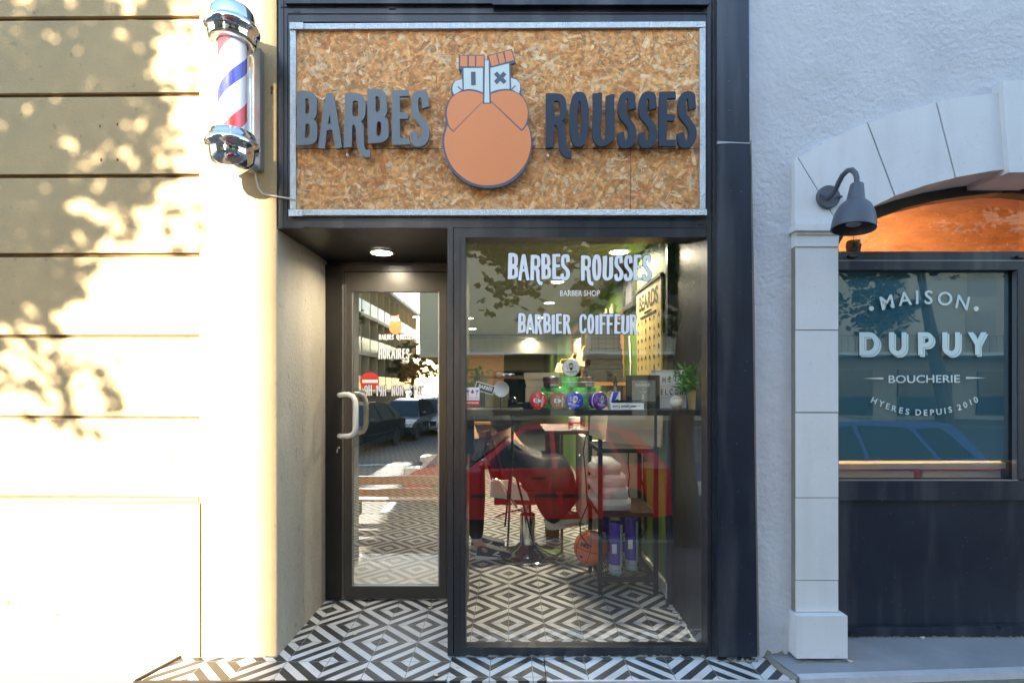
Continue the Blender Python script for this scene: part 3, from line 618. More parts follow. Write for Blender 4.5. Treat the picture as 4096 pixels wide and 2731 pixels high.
# ------------------------------------------------------------------ door
DR = MB()
DR.pbox(1378, 1088, 1406, 2393, YD - 0.03, YD + 0.02); DR.pbox(1406, 1088, 1757, 1166, YD - 0.03, YD + 0.02); DR.pbox(1406, 2345, 1757, 2393, YD - 0.03, YD + 0.02); DR.pbox(1757, 1088, 1785, 2393, YD - 0.03, YD + 0.02)
DR = DR.build('door', 'door_metal', BS, bevel=0.003)
h = MB(); h.pbox(1404, 1160, 1410, 2348, YD - 0.02, YD - 0.008); h.pbox(1404, 1160, 1758, 1168, YD - 0.02, YD - 0.008); h.pbox(1404, 2341, 1758, 2347, YD - 0.02, YD - 0.008); h.pbox(1752, 1160, 1758, 2348, YD - 0.02, YD - 0.008); h.build('glazing_bead', 'steel_dull', DR)
g = MB(); yg = YD - 0.005; g.quad((PX(1400, yg), yg, PZ(2350, yg)), (PX(1762, yg), yg, PZ(2350, yg)), (PX(1762, yg), yg, PZ(1160, yg)), (PX(1400, yg), yg, PZ(1160, yg))); g.build('pane', 'glass_door', DR)
hd = MB(); p = lambda x, y, Y: P(x, y, Y)
hd.tube([p(1358, 1580, YD-.035), p(1372, 1578, .64), p(1395, 1578, .61), p(1412, 1586, .60), p(1421, 1604, .60), p(1423, 1630, .60), p(1423, 1700, .60), p(1420, 1722, .60), p(1411, 1738, .60), p(1394, 1744, .61), p(1372, 1744, .64), p(1358, 1743, YD-.035)], 0.0165, 14)
hd.build('handle', 'white_gloss', DR, smooth=True)
hd = MB(); hd.lathe([(0.008, 0), (0.008, 0.006), (0, 0.006)], Matrix.Translation(P(1356, 1790, YD - .03)) @ FACE, 14); hd.box(PX(1353, YD), PX(1359, YD), YD - .036, YD - .03, PZ(1808, YD), PZ(1792, YD)); hd.build('lock', 'silver', DR)
yl = yg - 0.0012
vinyl(row('BARbES rOUSSES', 1516, 1337, 1652, 1358), yl, 'lettering', DR, outline=0)
vinyl(row('HOkAIkES', 1514, 1394, 1638, 1436), yl, 'lettering', DR, outline=0.0022)
vinyl(row('9H-19H NON STOP', 1457, 1540, 1697, 1583), yl - 0.0022, 'lettering', DR, outline=0.0022)
s_ = MB(); s_.lathe([(0, 0.0019), (0.060, 0.0019), (0.060, 0)], Matrix.Translation(P(1479, 1526, yl + 0.0010)) @ FACE, 32); s_.build('no_entry_sticker', 'red', DR)
s_ = MB(); s_.pbox(1449, 1518, 1512, 1531, yl - 0.0014, yl - 0.0011); s_.build('sticker_bar', 'light_box', DR)

# logo shapes (used on the sign and small on the door)
def circ(cx, cy, rx, ry, a0=0, a1=360, n=40): return [(cx + rx*math.cos(R(a0 + (a1-a0)*k/n)), cy + ry*math.sin(R(a0 + (a1-a0)*k/n))) for k in range(n + (0 if a1 - a0 == 360 else 1))]
# coordinates in the traced crop: px = 1750 + x*.3828, py = 180 + y*.3828
def seg(a, b, w_): 
    a, b = Vector(a), Vector(b); d = (b - a).normalized(); nn = Vector((-d.y, d.x)) * w_ / 2
    return [tuple(a + nn), tuple(b + nn), tuple(b - nn), tuple(a - nn)]
OUT = [(222,107),(492,104),(496,160),(520,160),(516,118),(776,44),(816,184),(764,200),(768,345),(820,355),(860,390),(878,450),(875,520),(925,590),(955,680),(955,760),(945,820),(975,890),(990,1000),(985,1100),(950,1220),(890,1330),(800,1420),(690,1475),(560,1498),(440,1490),(320,1455),(210,1380),(130,1290),(75,1160),(48,1040),(52,930),(90,835),(75,740),(80,650),(120,570),(155,540),(138,480),(145,420),(185,370),(255,355),(250,266),(222,252)]
ORANGE = [[(238,115),(312,115),(312,228),(238,226)],[(328,115),(392,115),(392,228),(328,228)],[(406,115),(484,115),(484,230),(406,228)],
 [(538,120),(612,98),(640,205),(565,224)],[(626,96),(682,80),(710,186),(652,200)],[(700,75),(768,55),(802,160),(720,182)],
 [(475,515),(475,590),(165,900),(118,845),(97,740),(100,660),(135,570),(200,510),(290,482),(380,484)],
 [(557,515),(557,585),(880,885),(925,830),(945,740),(940,650),(905,570),(840,505),(760,478),(660,480)],
 [(470,600),(478,618),(557,618),(562,600),(872,898),(890,898),(938,835),(965,900),(978,1000),(972,1100),(935,1215),(870,1310),(780,1395),(680,1448),(560,1470),(440,1465),(330,1430),(225,1355),(145,1265),(92,1150),(70,1040),(75,940),(104,845),(150,905),(168,912)]]
CREAM = [[(272,245),(474,242),(474,498),(400,470),(330,462),(275,470)],[(496,165),(534,165),(542,605),(490,605)],[(553,244),(748,195),(753,462),(680,462),(610,475),(555,497)],
 [(257,360),(262,470),(175,520),(155,480),(160,420),(190,378)],[(768,350),(825,365),(862,410),(865,460),(852,508),(770,462)]]
LINES = [[(350,284),(398,284),(400,424),(352,426)], seg((212,438),(258,476),11), seg((815,430),(775,465),11)] 
XX = [(588,310),(622,282),(655,318),(688,282),(720,312),(688,348),(722,382),(692,412),(655,378),(620,414),(590,382),(624,348)]
def lg(lp, fx, fy): return [(fx(x), fy(y)) for x, y in lp]
def logo(parent, x0, y0, k, Y, th, nm=('emblem', 'emblem_beard', 'emblem_face', 'emblem_line')):
    fx = lambda x: PX(x0 + x*k, Y); fy = lambda y: PZ(y0 + y*k, Y)
    o = put(facade([lg(ease(OUT, 1, 40), fx, fy)], Y, th), nm[0], 'logo_line', parent)
    tgt = o
    put(join([facade([lg(ease(l_, 1, 35), fx, fy)], Y - 0.0008, 0.0007) for l_ in ORANGE]), nm[1], 'logo_orange', tgt)
    put(join([facade([lg(ease(l_, 1, 35), fx, fy)], Y - 0.0008, 0.0007) for l_ in CREAM]), nm[2], 'logo_cream', tgt)
    put(join([facade([lg(l_, fx, fy)], Y - 0.0016, 0.0007) for l_ in LINES + [XX]]), nm[3], 'logo_line', tgt)
    return o
s_ = MB(); s_.pbox(1514, 1222, 1632, 1390, yl + 0.0065, yl + 0.0075); s_.build('hours_film', 'glass_clear', DR)
fx = lambda x: PX(1553 + x*.055, yl); fy = lambda y: PZ(1259 + y*.055 - 3, yl)
put(join([facade([lg(l_, fx, fy)], yl, 0.0005) for l_ in ORANGE]), 'emblem', 'logo_orange', DR)
put(join([facade([lg(l_, fx, fy)], yl, 0.0005) for l_ in CREAM]), 'emblem_face', 'vinyl_white', DR)

# ------------------------------------------------------------------ big sign
SG = empty('shop_sign', (0, -0.02, PZ(860)), 'large strand board shop sign with cut letters and bearded emblem above the entrance', 'sign')
yb = -0.012
bx0, bx1, bz0, bz1 = PX(1180, yb), PX(2808, yb), PZ(842, yb), PZ(112, yb)
bd = MB(); bd.box(bx0, bx1, yb, 0.04, bz0, bz1)
lay = bd.bm.loops.layers.float_color.new('tint')
for f in bd.bm.faces:
    for l in f.loops: l[lay] = (0.52, 0.30, 0.12, 1)
pal = [(0.78,0.36,0.115),(0.84,0.43,0.155),(0.72,0.30,0.08),(0.86,0.52,0.24),(0.66,0.25,0.06),(0.80,0.38,0.11),(0.88,0.60,0.33)]
for i in range(9000):
    L = random.choice((0.025, 0.045, 0.06, 0.085, 0.11)) * random.uniform(.6, 1.2); W_ = random.choice((0.002, 0.005, 0.009, 0.015, 0.022)) * random.uniform(.6, 1.2)
    cx, cz = random.uniform(bx0, bx1), random.uniform(bz0, bz1); a_ = random.gauss(0, 0.9) if random.random() < .6 else random.uniform(0, math.pi)
    y0 = yb - random.uniform(0.0002, 0.0022); ca, sa = math.cos(a_), math.sin(a_)
    sk = random.uniform(-.4, .4) * W_
    pts = [(-L/2, -W_/2), (L/2 - sk, -W_/2), (L/2, W_/2), (-L/2 + sk, W_/2)]; tl = random.uniform(-.0006, .0006)
    vs_ = []
    for j, (u, v) in enumerate(pts):
        x = min(max(cx + u*ca - v*sa, bx0), bx1); z = min(max(cz + u*sa + v*ca, bz0), bz1)
        vs_.append(bd.bm.verts.new((x, y0 + (tl if j in (1, 2) else -tl), z)))
    try: f = bd.bm.faces.new(vs_)
    except ValueError: continue
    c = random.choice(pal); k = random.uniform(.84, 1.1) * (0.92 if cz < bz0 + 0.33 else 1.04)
    if random.random() < .005 and W_ < .008 and L < .06: c = (0.10, 0.07, 0.05)
    for l in f.loops: l[lay] = (c[0]*k, c[1]*k, c[2]*k, 1)
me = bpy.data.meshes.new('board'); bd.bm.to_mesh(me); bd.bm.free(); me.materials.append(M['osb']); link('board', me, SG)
sm = MB(); sm.pbox(1182, 594, 2806, 596.5, yb - 0.0026, yb); sm.pbox(2521, 520, 2523, 842, yb - 0.0026, yb); sm.build('board_joint', 'wood_dark', SG)
for a, b_, c, d, yy in ((1158, 92, 2822, 114, -0.03), (1156, 836, 2828, 859, -0.031), (1160, 114, 1183, 836, -0.027), (2799, 111, 2822, 836, -0.027)):
    q = MB()
    if c - a > 1000: q.pprism([(a, b_ + (3 if b_ < 200 else 2)), (c, b_ - (5 if b_ < 200 else -1)), (c, d - (5 if b_ < 200 else -1)), (a, d + (3 if b_ < 200 else 2))], yy, 0.0)
    else: q.pbox(a, b_, c, d, yy, 0.0)
    o = q.build('trim', 'alu_plate', SG, bevel=0.003)
q = MB()
for x, y in ((1160, 90), (1156, 838)): q.pbox(x - 2, y, x + 52, y + 26, -0.036, -0.031)
q.build('corner_plate', 'alu_plate', SG, bevel=0.002)
yl_ = -0.058
c1 = lambda x, y: (PX(1170 + x*.2041, yl_), PZ(330 + y*.2041, yl_)); c2 = lambda x, y: (PX(1460 + x*.2041, yl_), PZ(330 + y*.2041, yl_))
c3 = lambda x, y: (PX(2170 + x*.20408, yl_), PZ(340 + y*.20408, yl_)); c4 = lambda x, y: (PX(2460 + x*.20408, yl_), PZ(340 + y*.20408, yl_))
for g, f_, dx, m_ in (('B', c1, 0, 's'), ('A', c1, 0, 's'), ('R', c1, 0, 's'), ('b', c2, 0, 's'), ('e', c2, 0, 's'), ('s', c2, 0, 's'),
                      ('r', c3, 0, 'n'), ('O', c3, 0, 'n'), ('U', c3, 0, 'n'), ('S', c4, 0, 'n'), ('S', c4, 408, 'n'), ('E', c4, 0, 'n'), ('S', c4, 1178, 'n')):
    lps = [[f_(x + dx, y) for x, y in ease(lp, 2, 55)] for lp in G[g]]
    o = put(facade(lps, yl_, 0.016), 'letter', 'letter_sheen' if m_ == 's' else 'letter_navy', SG)
    xs = [p_[0] for p_ in lps[0]]; zs_ = [p_[1] for p_ in lps[0]]
    q = MB(); xm = (min(xs) + max(xs)) / 2
    for zz, xx in ((min(zs_) + .02, min(xs) + .012), (max(zs_) - .02, min(xs) + .02)): q.tube([(xx, yl_ + .016, zz), (xx, yb - .001, zz)], 0.006, 8)
    q.build('spacer', 'white_paint', o)
logo(SG, 1750, 180, .3828, -0.062, 0.018)

# ------------------------------------------------------------------ barber pole
PL = empty('barber_pole', P(934, 700, -0.22), 'chrome and glass barber pole with red white and blue stripes on the sunlit wall', 'barber pole')
py_ = -0.21; cxp = PX(930, py_); zb = PZ(690, py_); zt = PZ(22, py_)
T = lambda z: Matrix.Translation((cxp, py_, z))
zc0 = PZ(548, py_) ; zc1 = PZ(128, py_)
q = MB(); q.lathe([(0.061, zc0 - 0.02), (0.061, zc1 + .02)], Matrix.Translation((cxp, py_, 0)), 40); dr_o = q.build('striped_drum', 'pole_stripes', PL, smooth='all')
# drum gets its own origin on its axis so the spiral wraps round it
me = dr_o.data; off = Vector((cxp, py_, (zc0 + zc1)/2)) - world_org(PL); me.transform(Matrix.Translation(-off)); dr_o.location = off
q = MB(); q.lathe([(0.090, zc0 - .02), (0.090, zc1 + .03)], Matrix.Translation((cxp, py_, 0)), 48); q.build('glass_tube', 'glass_clear', PL, smooth='all')
H_ = zt - zc1
q = MB(); q.lathe([(0.0, zt), (0.045, zt - .004), (0.08, zt - .018), (0.095, zt - .045), (0.098, zt - .085), (0.099, zt - .092), (0.112, zt - .10), (0.118, zt - .115), (0.112, zt - .13), (0.102, zt - .135), (0.104, zt - .150), (0.099, zt - .156), (0.101, zt - .168), (0.094, zt - .178), (0.066, zt - .178)], Matrix.Translation((cxp, py_, 0)), 56); q.build('top_cap', 'chrome', PL, smooth='all')
z0 = zb
q = MB(); q.lathe([(0.0, z0), (0.035, z0 + .002), (0.07, z0 + .018), (0.090, z0 + .045), (0.096, z0 + .08), (0.096, z0 + .10), (0.11, z0 + .105), (0.116, z0 + .12), (0.110, z0 + .135), (0.101, z0 + .14), (0.101, z0 + .152), (0.094, z0 + .158), (0.094, z0 + .172), (0.066, z0 + .172)], Matrix.Translation((cxp, py_, 0)), 56); q.build('bottom_cap', 'chrome', PL, smooth='all')
q = MB(); q.box(cxp - .06, PX(1046, -.03), -0.045, 0.0, PZ(690), PZ(215)); q.build('wall_bracket', 'steel_dull', PL, bevel=0.003)
q = MB(); q.box(cxp - .03, cxp + .03, py_ + .08, -.046, zc0 - .10, zc0 - .06); q.box(cxp - .03, cxp + .03, py_ + .08, -.046, zc1 + .06, zc1 + .10); q.build('bracket_arm', 'steel_dull', PL)
q = MB(); q.tube([P(1020, 690, -.03), P(1025, 715, -.02), P(1032, 750, -.012), P(1050, 775, -.01), P(1080, 782, -.012), P(1115, 787, -.015), P(1150, 793, -.036), P(1175, 797, -.034), P(1186, 803, -.015)], 0.0042, 8); q.build('cable', 'cord_white', PL, smooth=True)

# ------------------------------------------------------------------ butcher building (right)
BB = empty('butcher_shop', (3.2, 0.1, 0), 'pale grey rendered building with white stone arch over a butcher window', 'building')
AX = 4150   # arch axis
outer = [(3180, 652), (3205, 625), (3330, 555), (3470, 490), (3600, 448), (3745, 410), (3880, 385), (4010, 368)]
inner = [(3352, 1002), (3352, 905), (3420, 868), (3500, 822), (3580, 783), (3700, 742), (3822, 710), (3960, 685), (4096, 668), (AX, 664)]
mir = lambda L: [(2*AX - x, y) for x, y in reversed(L)]
q = MB()
wl = [(2990, -420), (6200, -420), (6200, 2640), (2*AX - 3180, 2640)] + [(2*AX - 3180, 652)] + [(2*AX - x, y) for x, y in outer] + [(x, y) for x, y in reversed(outer)] + [(3180, 652), (3180, 2640), (3004, 2640)]
wq = [(PX(x), PZ(y)) for x, y in wl]
put(facade([wq], 0.0, 0.24), 'wall', 'plaster_rough', BB)
j = [((3190, 628), (3345, 880)), ((3470, 490), (3580, 783)), ((3745, 410), (3822, 710)), ((4010, 368), (4040, 676))]
def lerp_pts(L, a, b): return [p_ for p_ in L if a[0] < p_[0] < b[0]]
def voussoir(o0, o1, i0, i1): return [o0] + lerp_pts(outer, o0, o1) + [o1, i1] + list(reversed(lerp_pts(inner, i0, i1))) + [i0]
vs1 = [[(3180, 895), (3180, 652), (3188, 630), (3342, 880), (3352, 900)],
       voussoir((3194, 631), (3467, 492), (3349, 884), (3577, 785)),
       voussoir((3473, 490), (3742, 411), (3583, 782), (3819, 711)),
       voussoir((3748, 410), (4007, 369), (3825, 709), (4037, 676))]
q = MB()
for v_ in vs1:
    q.pprism(v_, -0.035, 0.24); q.pprism(mir(v_), -0.035, 0.24)
q.build('arch_stone', 'stone_white', BB, bevel=0.003)
q = MB(); q.pprism([(4010, 322), (2*AX - 4010, 322), (2*AX - 4037, 690), (4037, 690)], -0.06, 0.24); q.build('keystone', 'stone_white', BB, bevel=0.004)
for sx in (0, 1):
    f_ = (lambda L: L) if not sx else mir
    q = MB()
    ys = [985, 1318, 1322, 1647, 1652, 1988, 1992, 2318, 2322, 2445]
    for k in range(0, 10, 2): q.pprism(f_([(3183, ys[k]), (3352, ys[k]), (3353, ys[k+1]), (3184, ys[k+1])]), -0.035, 0.24)
    q.build('pilaster', 'stone_white', BB, bevel=0.003)
    q = MB(); q.pprism(f_([(3180, 896), (3364, 896), (3366, 915), (3355, 922), (3180, 922)]), -0.065, 0.24); q.pprism(f_([(3186, 922), (3360, 922), (3358, 938), (3186, 938)]), -0.05, 0.24); q.pprism(f_([(3182, 938), (3356, 938), (3354, 986), (3182, 986)]), -0.042, 0.24)
    q.build('capital', 'stone_white', BB, bevel=0.004)
    q = MB(); q.pprism(f_([(3186, 2462), (3390, 2462), (3391, 2632), (3187, 2632)]), -0.075, 0.24); q.build('pilaster_base', 'stone_white', BB, bevel=0.012)
q = MB(); q.pprism([(3178, 900), (3355, 900), (3355, 2632), (3178, 2632)], -0.03, 0.18); q.pprism(mir([(3178, 900), (3355, 900), (3355, 2632), (3178, 2632)]), -0.03, 0.18)
q.build('pilaster_joint', 'mortar', BB)
# shopfront (set back)
yq = 0.12; k_ = (CD + yq) / CD
back = lambda x, y: (x, y)
q = MB()
ar_o = [(3340, 1006), (3340, 905), (3420, 862), (3500, 818), (3580, 778), (3700, 737), (3822, 705), (3960, 680), (4096, 664), (AX, 660)]
ar_i = [(3352, 1006), (3352, 985), (3375, 945), (3440, 905), (3520, 868), (3620, 832), (3740, 803), (3860, 785), (3980, 772), (4096, 766), (AX, 765)]
to = lambda L, Y: [(PX(x, Y), PZ(y, Y)) for x, y in L]
axw = PX(AX, 0)
half_o = to(ar_o, 0.18); half_i = to(ar_i, 0.18)
mw = lambda L: [(2*axw - x, z) for x, z in reversed(L)]
put(facade([half_o + mw(half_o)[1:] + list(reversed(mw(half_i))) [0:0] + [p_ for p_ in mw(half_i)][::-1] + half_i[::-1]], 0.18, 0.08), 'arch_frame', 'metal_dark', BB)
q = MB(); q.pbox(3340, 1006, 5000, 1079, 0.18, 0.28); q.pbox(3354, 1922, 5000, 2000, 0.18, 0.28); q.pbox(3354, 2000, 5000, 2512, 0.205, 0.28); q.pprism([(3354, 2510), (5000, 2490), (5000, 2556), (3354, 2556)], 0.18, 0.28)
q.pbox(4072, 1079, 4125, 1922, 0.18, 0.28); q.build('window_frame', 'metal_navy', BB, bevel=0.003)
q = MB(); q.pbox(3340, 1041, 5000, 1043, 0.1785, 0.18); q.pbox(3354, 1918, 5000, 1922, 0.18, 0.19); q.pbox(4066, 1083, 4071, 1918, 0.185, 0.21); q.build('frame_bead', 'steel_dull', BB)
q = MB()
for x, y in ((3400, 1018), (4075, 1022), (3402, 2532), (4005, 2508)): q.pbox(x, y, x + 34, y + 9, 0.16, 0.18)
q.build('frame_clip', 'metal_navy', BB)
g = MB(); yy = 0.22; g.quad((PX(3354, yy), yy, PZ(1922, yy)), (PX(5000, yy), yy, PZ(1922, yy)), (PX(5000, yy), yy, PZ(640, yy)), (PX(3354, yy), yy, PZ(640, yy))); g.build('pane', 'glass_butcher', BB)
q = MB(); q.pbox(3345, 1060, 4036, 1842, 0.235, 0.238); q.build('window_blind', 'butcher_teal', BB)
q = MB(); q.pprism([(3345, 1855), (4068, 1850), (4068, 1872), (3345, 1876)], 0.25, 0.42); q.pbox(3345, 1882, 3655, 1922, 0.28, 0.32); q.pbox(3690, 1882, 4050, 1922, 0.28, 0.32); q.build('display_shelf', 'pale_wood', BB, bevel=0.002)
q = MB(); q.box(1.6, 4.6, 2.2, 2.3, 0, 3.2); q.box(1.55, 1.6, 0.285, 2.3, 0, 3.2); q.box(4.6, 4.65, 0.285, 2.3, 0, 3.2); q.build('back_room_wall', 'brick_orange', BB)
q = MB(); q.box(1.55, 4.65, 0.285, 2.3, 3.2, 3.25); q.build('back_room_ceiling', 'wood_dark', BB)
q = MB(); q.box(1.55, 4.65, 0.285, 2.3, -0.05, 0.0); q.build('back_room_floor', 'wood_dark', BB)
# lettering
yv = yy - 0.003
def ft(t_, x, y, hpx, ang=0, bold=0.0, sq=1.0): return ftext(t_, hpx * (CD + yv) / F / 0.72, at(P(x, y, yv), ry=R(ang)), bold=bold, squash=sq)
c7 = lambda x, y: (3340 + x*.542, 1100 + y*.542)
L = []
for ch, x, y, a_ in (('M',385,207,12),('A',516,180,6),('I',606,170,1),('S',691,170,-2),('O',811,180,-5),('N',941,208,-12)): L.append(ft(ch, *c7(x, y), 55, a_, 0.0012))
for x, y in ((269, 246), (1043, 248)):
    X_, Y_ = c7(x, y); p0 = P(X_, Y_, yv); L.append(facade([[(p0.x + .013*math.cos(t_), p0.z + .013*math.sin(t_)) for t_ in [k*.3491 for k in range(18)]]], yv, .0005))
put(join(L), 'lettering', 'vinyl_mint', BB)
def band(loops_open, wdt):   # constant width strips -> loops
    out = []
    for pts in loops_open:
        Lf, Rt = [], []
        for i, p_ in enumerate(pts):
            a = Vector(pts[max(i-1, 0)]); c = Vector(pts[min(i+1, len(pts)-1)]); d = (c - a).normalized(); nn = Vector((-d.y, d.x)) * wdt / 2; p_ = Vector(p_)
            Lf.append(tuple(p_ + nn)); Rt.append(tuple(p_ - nn))
        out.append(Lf + Rt[::-1])
    return out
def arc(cx, cy, r, ry, a0, a1, n=14): return [(cx + r*math.cos(R(a0 + (a1-a0)*k/n)), cy + ry*math.sin(R(a0 + (a1-a0)*k/n))) for k in range(n+1)]
# solid letter outlines in crop coordinates
Dg = [[(180,422),(250,422)] + arc(250,507,78,85,-90,90) + [(180,592)], [(218,458),(248,458)] + arc(248,507,40,49,-90,90) + [(218,556)]]
def Ug(x): return [[(x,422),(x+38,422),(x+38,525)] + arc(x+66,525,28,34,180,0) + [(x+94,422),(x+130,422),(x+130,530)] + arc(x+65,530,65,66,0,180)]
Pg = [[(612,422),(672,422)] + arc(672,478,56,56,-90,90) + [(650,534),(650,590),(614,590)], [(650,456),(670,456)] + arc(670,478,22,22,-90,90) + [(650,500)]]
Yg = [[(980,422),(1022,422),(1050,475),(1078,422),(1118,422),(1070,515),(1070,588),(1034,588),(1034,515)]]
words = [Dg, Ug(398), Pg, Ug(792), Yg]
tx = lambda lp, dx=0, dy=0: [(PX(c7(x+dx, y+dy)[0], yv), PZ(c7(x+dx, y+dy)[1], yv)) for x, y in lp]
put(join([facade([tx(l_) for l_ in g_], yv, .0005) for g_ in words]), 'lettering', 'vinyl_mint', BB)
put(join([facade([tx(l_) for l_ in g_], yv + .0007, .0003, 0.0022) for g_ in words]), 'lettering_gap', 'butcher_teal', BB)
put(join([facade([tx(l_, 15, 13) for l_ in g_], yv + .0014, .0003) for g_ in words]), 'lettering_shadow', 'vinyl_mint', BB)
L = [ft('BOUCHERIE', 3697, 1517, 31, 0.5, 0.0004, 1.0)]
bw = L[0]; xs = [v.co.x for v in bw.vertices]; want = PX(3840, yv) - PX(3555, yv); kx = want / (max(xs) - min(xs)); mid = (max(xs)+min(xs))/2
for v in bw.vertices: v.co.x = PX(3697, yv) + (v.co.x - mid) * kx
def wedge(x0, x1, y, flip):
    a = [(x0, y), (x1, y - 4), (x1, y + 4)] if not flip else [(x1, y), (x0, y - 4), (x0, y + 4)]
    return facade([[(PX(x, yv), PZ(z, yv)) for x, z in a]], yv, .0005)
L += [wedge(3451, 3533, 1513, 0), wedge(3865, 3945, 1511, 1)]
put(join(L), 'lettering', 'vinyl_mint', BB)
L = []; txt = [('H',288,928,-24),('Y',342,950,-19),('E',388,970,-15),('R',434,986,-12),('E',486,1000,-9),('S',534,1010,-6),('D',614,1015,-2),('E',668,1017,0),('P',715,1015,2),('U',768,1010,4),('I',812,1003,7),('S',850,995,9),('2',918,977,14),('0',962,960,17),('1',1002,940,20),('0',1040,922,23)]
for ch, x, y, a_ in txt: L.append(ft(ch, *c7(x, y), 24, a_, 0.0006))
put(join(L), 'lettering', 'vinyl_mint', BB)

def grime(px0, px1, Y, z, par, seed, hmax=.012):
    rnd = random.Random(seed); x0, x1 = PX(px0, Y), PX(px1, Y); q = MB(); n_ = max(6, int((x1 - x0) / .012)); top = [(x0 + (x1-x0)*i/n_, z + rnd.random()**2 * hmax + .001) for i in range(n_ + 1)]
    q.prism([(x0, z)] + top + [(x1, z)], Y - .004 - rnd.random()*.002, Y); q.build('grime', 'mortar', par)
grime(3060, 3186, 0, .013, BB, 1, .03); grime(3188, 3390, -.075, .013, BB, 2, .008); grime(2869, 3030, -.045, .001, BS, 3, .02); grime(1812, 2829, 0, .0005, BS, 4, .012); grime(560, 1104, 0, .0, LB, 5, .012); grime(3395, 4096, .18, .013, BB, 6, .008)
# butcher back-room goods and lamps
for i, (x, y, w_, hh, m_) in enumerate(((2.72, 0.9, .34, 2.1, 'wood_dark'),)):
    t_ = empty('goods_rack', (x + .17, y, 0), 'dark rack of wrapped goods at the right end of the butcher window', 'rack')
    q = MB()
    for z in (0.5, 0.82, 1.14, 1.46, 1.78, 2.1): q.box(x, x + .9, y, y + .35, z - .015, z)
    q.box(x - .02, x, y, y + .35, 0, 2.2); q.box(x + .9, x + .92, y, y + .35, 0, 2.2); q.build('shelf', 'wood', t_)
    q = MB()
    for z in (0.5, 0.82, 1.14, 1.46, 1.78):
        xx = x + .02
        while xx < x + .82: 
            ww = random.uniform(.05, .1); q.box(xx, xx + ww, y + .04, y + .25, z, z + random.uniform(.12, .24)); xx += ww + .012
    q.build('packet', 'jar_gold', t_, bevel=.006)
pl_ = bpy.data.lights.new('butcher_lamp', 'AREA'); pl_.energy = 13; pl_.size = 0.8; pl_.color = (1, 0.72, 0.42)
hl = empty('ceiling_lamp', (2.9, 1.1, 3.15), 'warm flat ceiling lamp inside the butcher shop', 'lamp')
q = MB(); q.box(2.6, 3.2, 0.9, 1.3, 3.12, 3.19); q.build('lamp_panel', 'light_lens', hl, bevel=.01)
lo = bpy.data.objects.new('lamp_light', pl_); col.objects.link(lo); lo.parent = hl; lo.location = (0, 0, -0.05)
t_ = empty('hanging_plant', P(3414, 985, 0.4), 'small dark pot hanging behind the arched butcher window', 'pot'); q = MB(); c = P(3414, 985, 0.4)
q.lathe([(0, -.05), (.03, -.05), (.04, 0), (.034, .03), (0, .03)], Matrix.Translation(c), 16); q.tube([c + Vector((0, 0, .02)), c + Vector((0, 0, .7))], .002, 5); q.build('pot', 'black', t_)

# wall lamp
WL = empty('wall_lamp', P(3309, 791, -0.036), 'dark grey gooseneck wall lamp on the white arch stone', 'lamp')
q = MB(); q.lathe([(0, .018), (.052, .018), (.056, .014), (.056, 0)], Matrix.Translation(P(3309, 791, -0.0355)) @ FACE, 36)
for x in (3279, 3350): q.lathe([(0, .03), (.007, .03), (.007, .016)], Matrix.Translation(P(x, 790 + (x - 3309) * .12, -0.0355)) @ FACE, 10)
q.build('mount', 'lamp_grey', WL, smooth=True)
q = MB(); q.tube([P(3309, 795, -0.05), P(3325, 782, -.075), P(3342, 760, -.10), P(3355, 730, -.135), P(3370, 702, -.17), P(3390, 683, -.20), P(3408, 680, -.225), P(3422, 694, -.24), P(3427, 712, -.245), P(3428, 742, -.248)], 0.0115, 12); q.build('arm', 'lamp_grey', WL, smooth=True)
A_ = P(3428, 736, -.248); B_ = P(3413, 916, -.262); ax = (A_ - B_); Ln = ax.length
mt_ = Matrix.Translation(B_) @ ax.to_track_quat('Z', 'Y').to_matrix().to_4x4()
q = MB(); q.lathe([(0, Ln), (.024, Ln), (.027, Ln - .004), (.037, Ln * .62), (.045, Ln * .60), (.062, Ln * .52), (.078, Ln * .36), (.086, Ln * .18), (.089, 0), (.084, 0.0), (.080, Ln*.2), (.06, Ln * .4), (0, Ln * .5)], mt_, 40); q.build('lamp_shade', 'lamp_grey', WL, smooth=True)
q = MB(); q.lathe([(0, .02), (.03, .02), (.034, .035), (.02, .06), (0, .06)], mt_, 16); q.build('bulb', 'steel_dull', WL, smooth=True)

# ------------------------------------------------------------------ street side (behind the camera, seen in the glass)
AB = empty('apartment_block', (10, -30, -0.6), 'tall beige apartment block across the street reflected in the window', 'building')
q = MB(); q.box(-5.0, 34, -40, -25, 2.9, 15); q.build('upper_wall', 'block_wall', AB)
q = MB(); q.box(-3.3, 34, -40, -27.5, -0.6, 2.899); q.build('ground_floor', 'block_side', AB)
for f_ in range(1, 5):
    z = 2.9 + f_ * 2.8
    q = MB()
    if f_ == 1:
        q.box(-2.8, 32, -25.0, -24.4, z - 2.75, z - 2.6); q.build('balcony', 'slab_white', AB)
        r_ = MB()
        for i in range(90): r_.box(-2.8 + i*.38, -2.785 + i*.38, -24.44, -24.42, z - 2.6, z - 1.75)
        r_.box(-2.8, 32, -24.45, -24.41, z - 1.77, z - 1.73); o = r_.build('railing', 'metal_dark', AB); o['kind'] = 'stuff'
    for i in range(6):
        q = MB(); x = 5.5 + i * 4.6; q.box(x, x + 1.5, -25.03, -24.98, z - 2.5, z - 0.5); q.build('window', 'block_side', AB)
for i in range(7):
    q = MB(); x = -1 + i * 4.6; q.box(x, x + 3.2, -27.53, -27.4, -0.3, 2.2); q.build('shop_window', 'car_glass', AB)
BA = empty('balcony_building', (-13, -30, -0.6), 'residential building with rows of glazed balconies reflected in the door glass', 'building')
q = MB(); q.box(-22, -10.6, -50, -14, -0.6, 8.4); q.build('wall', 'recess_brown', BA)
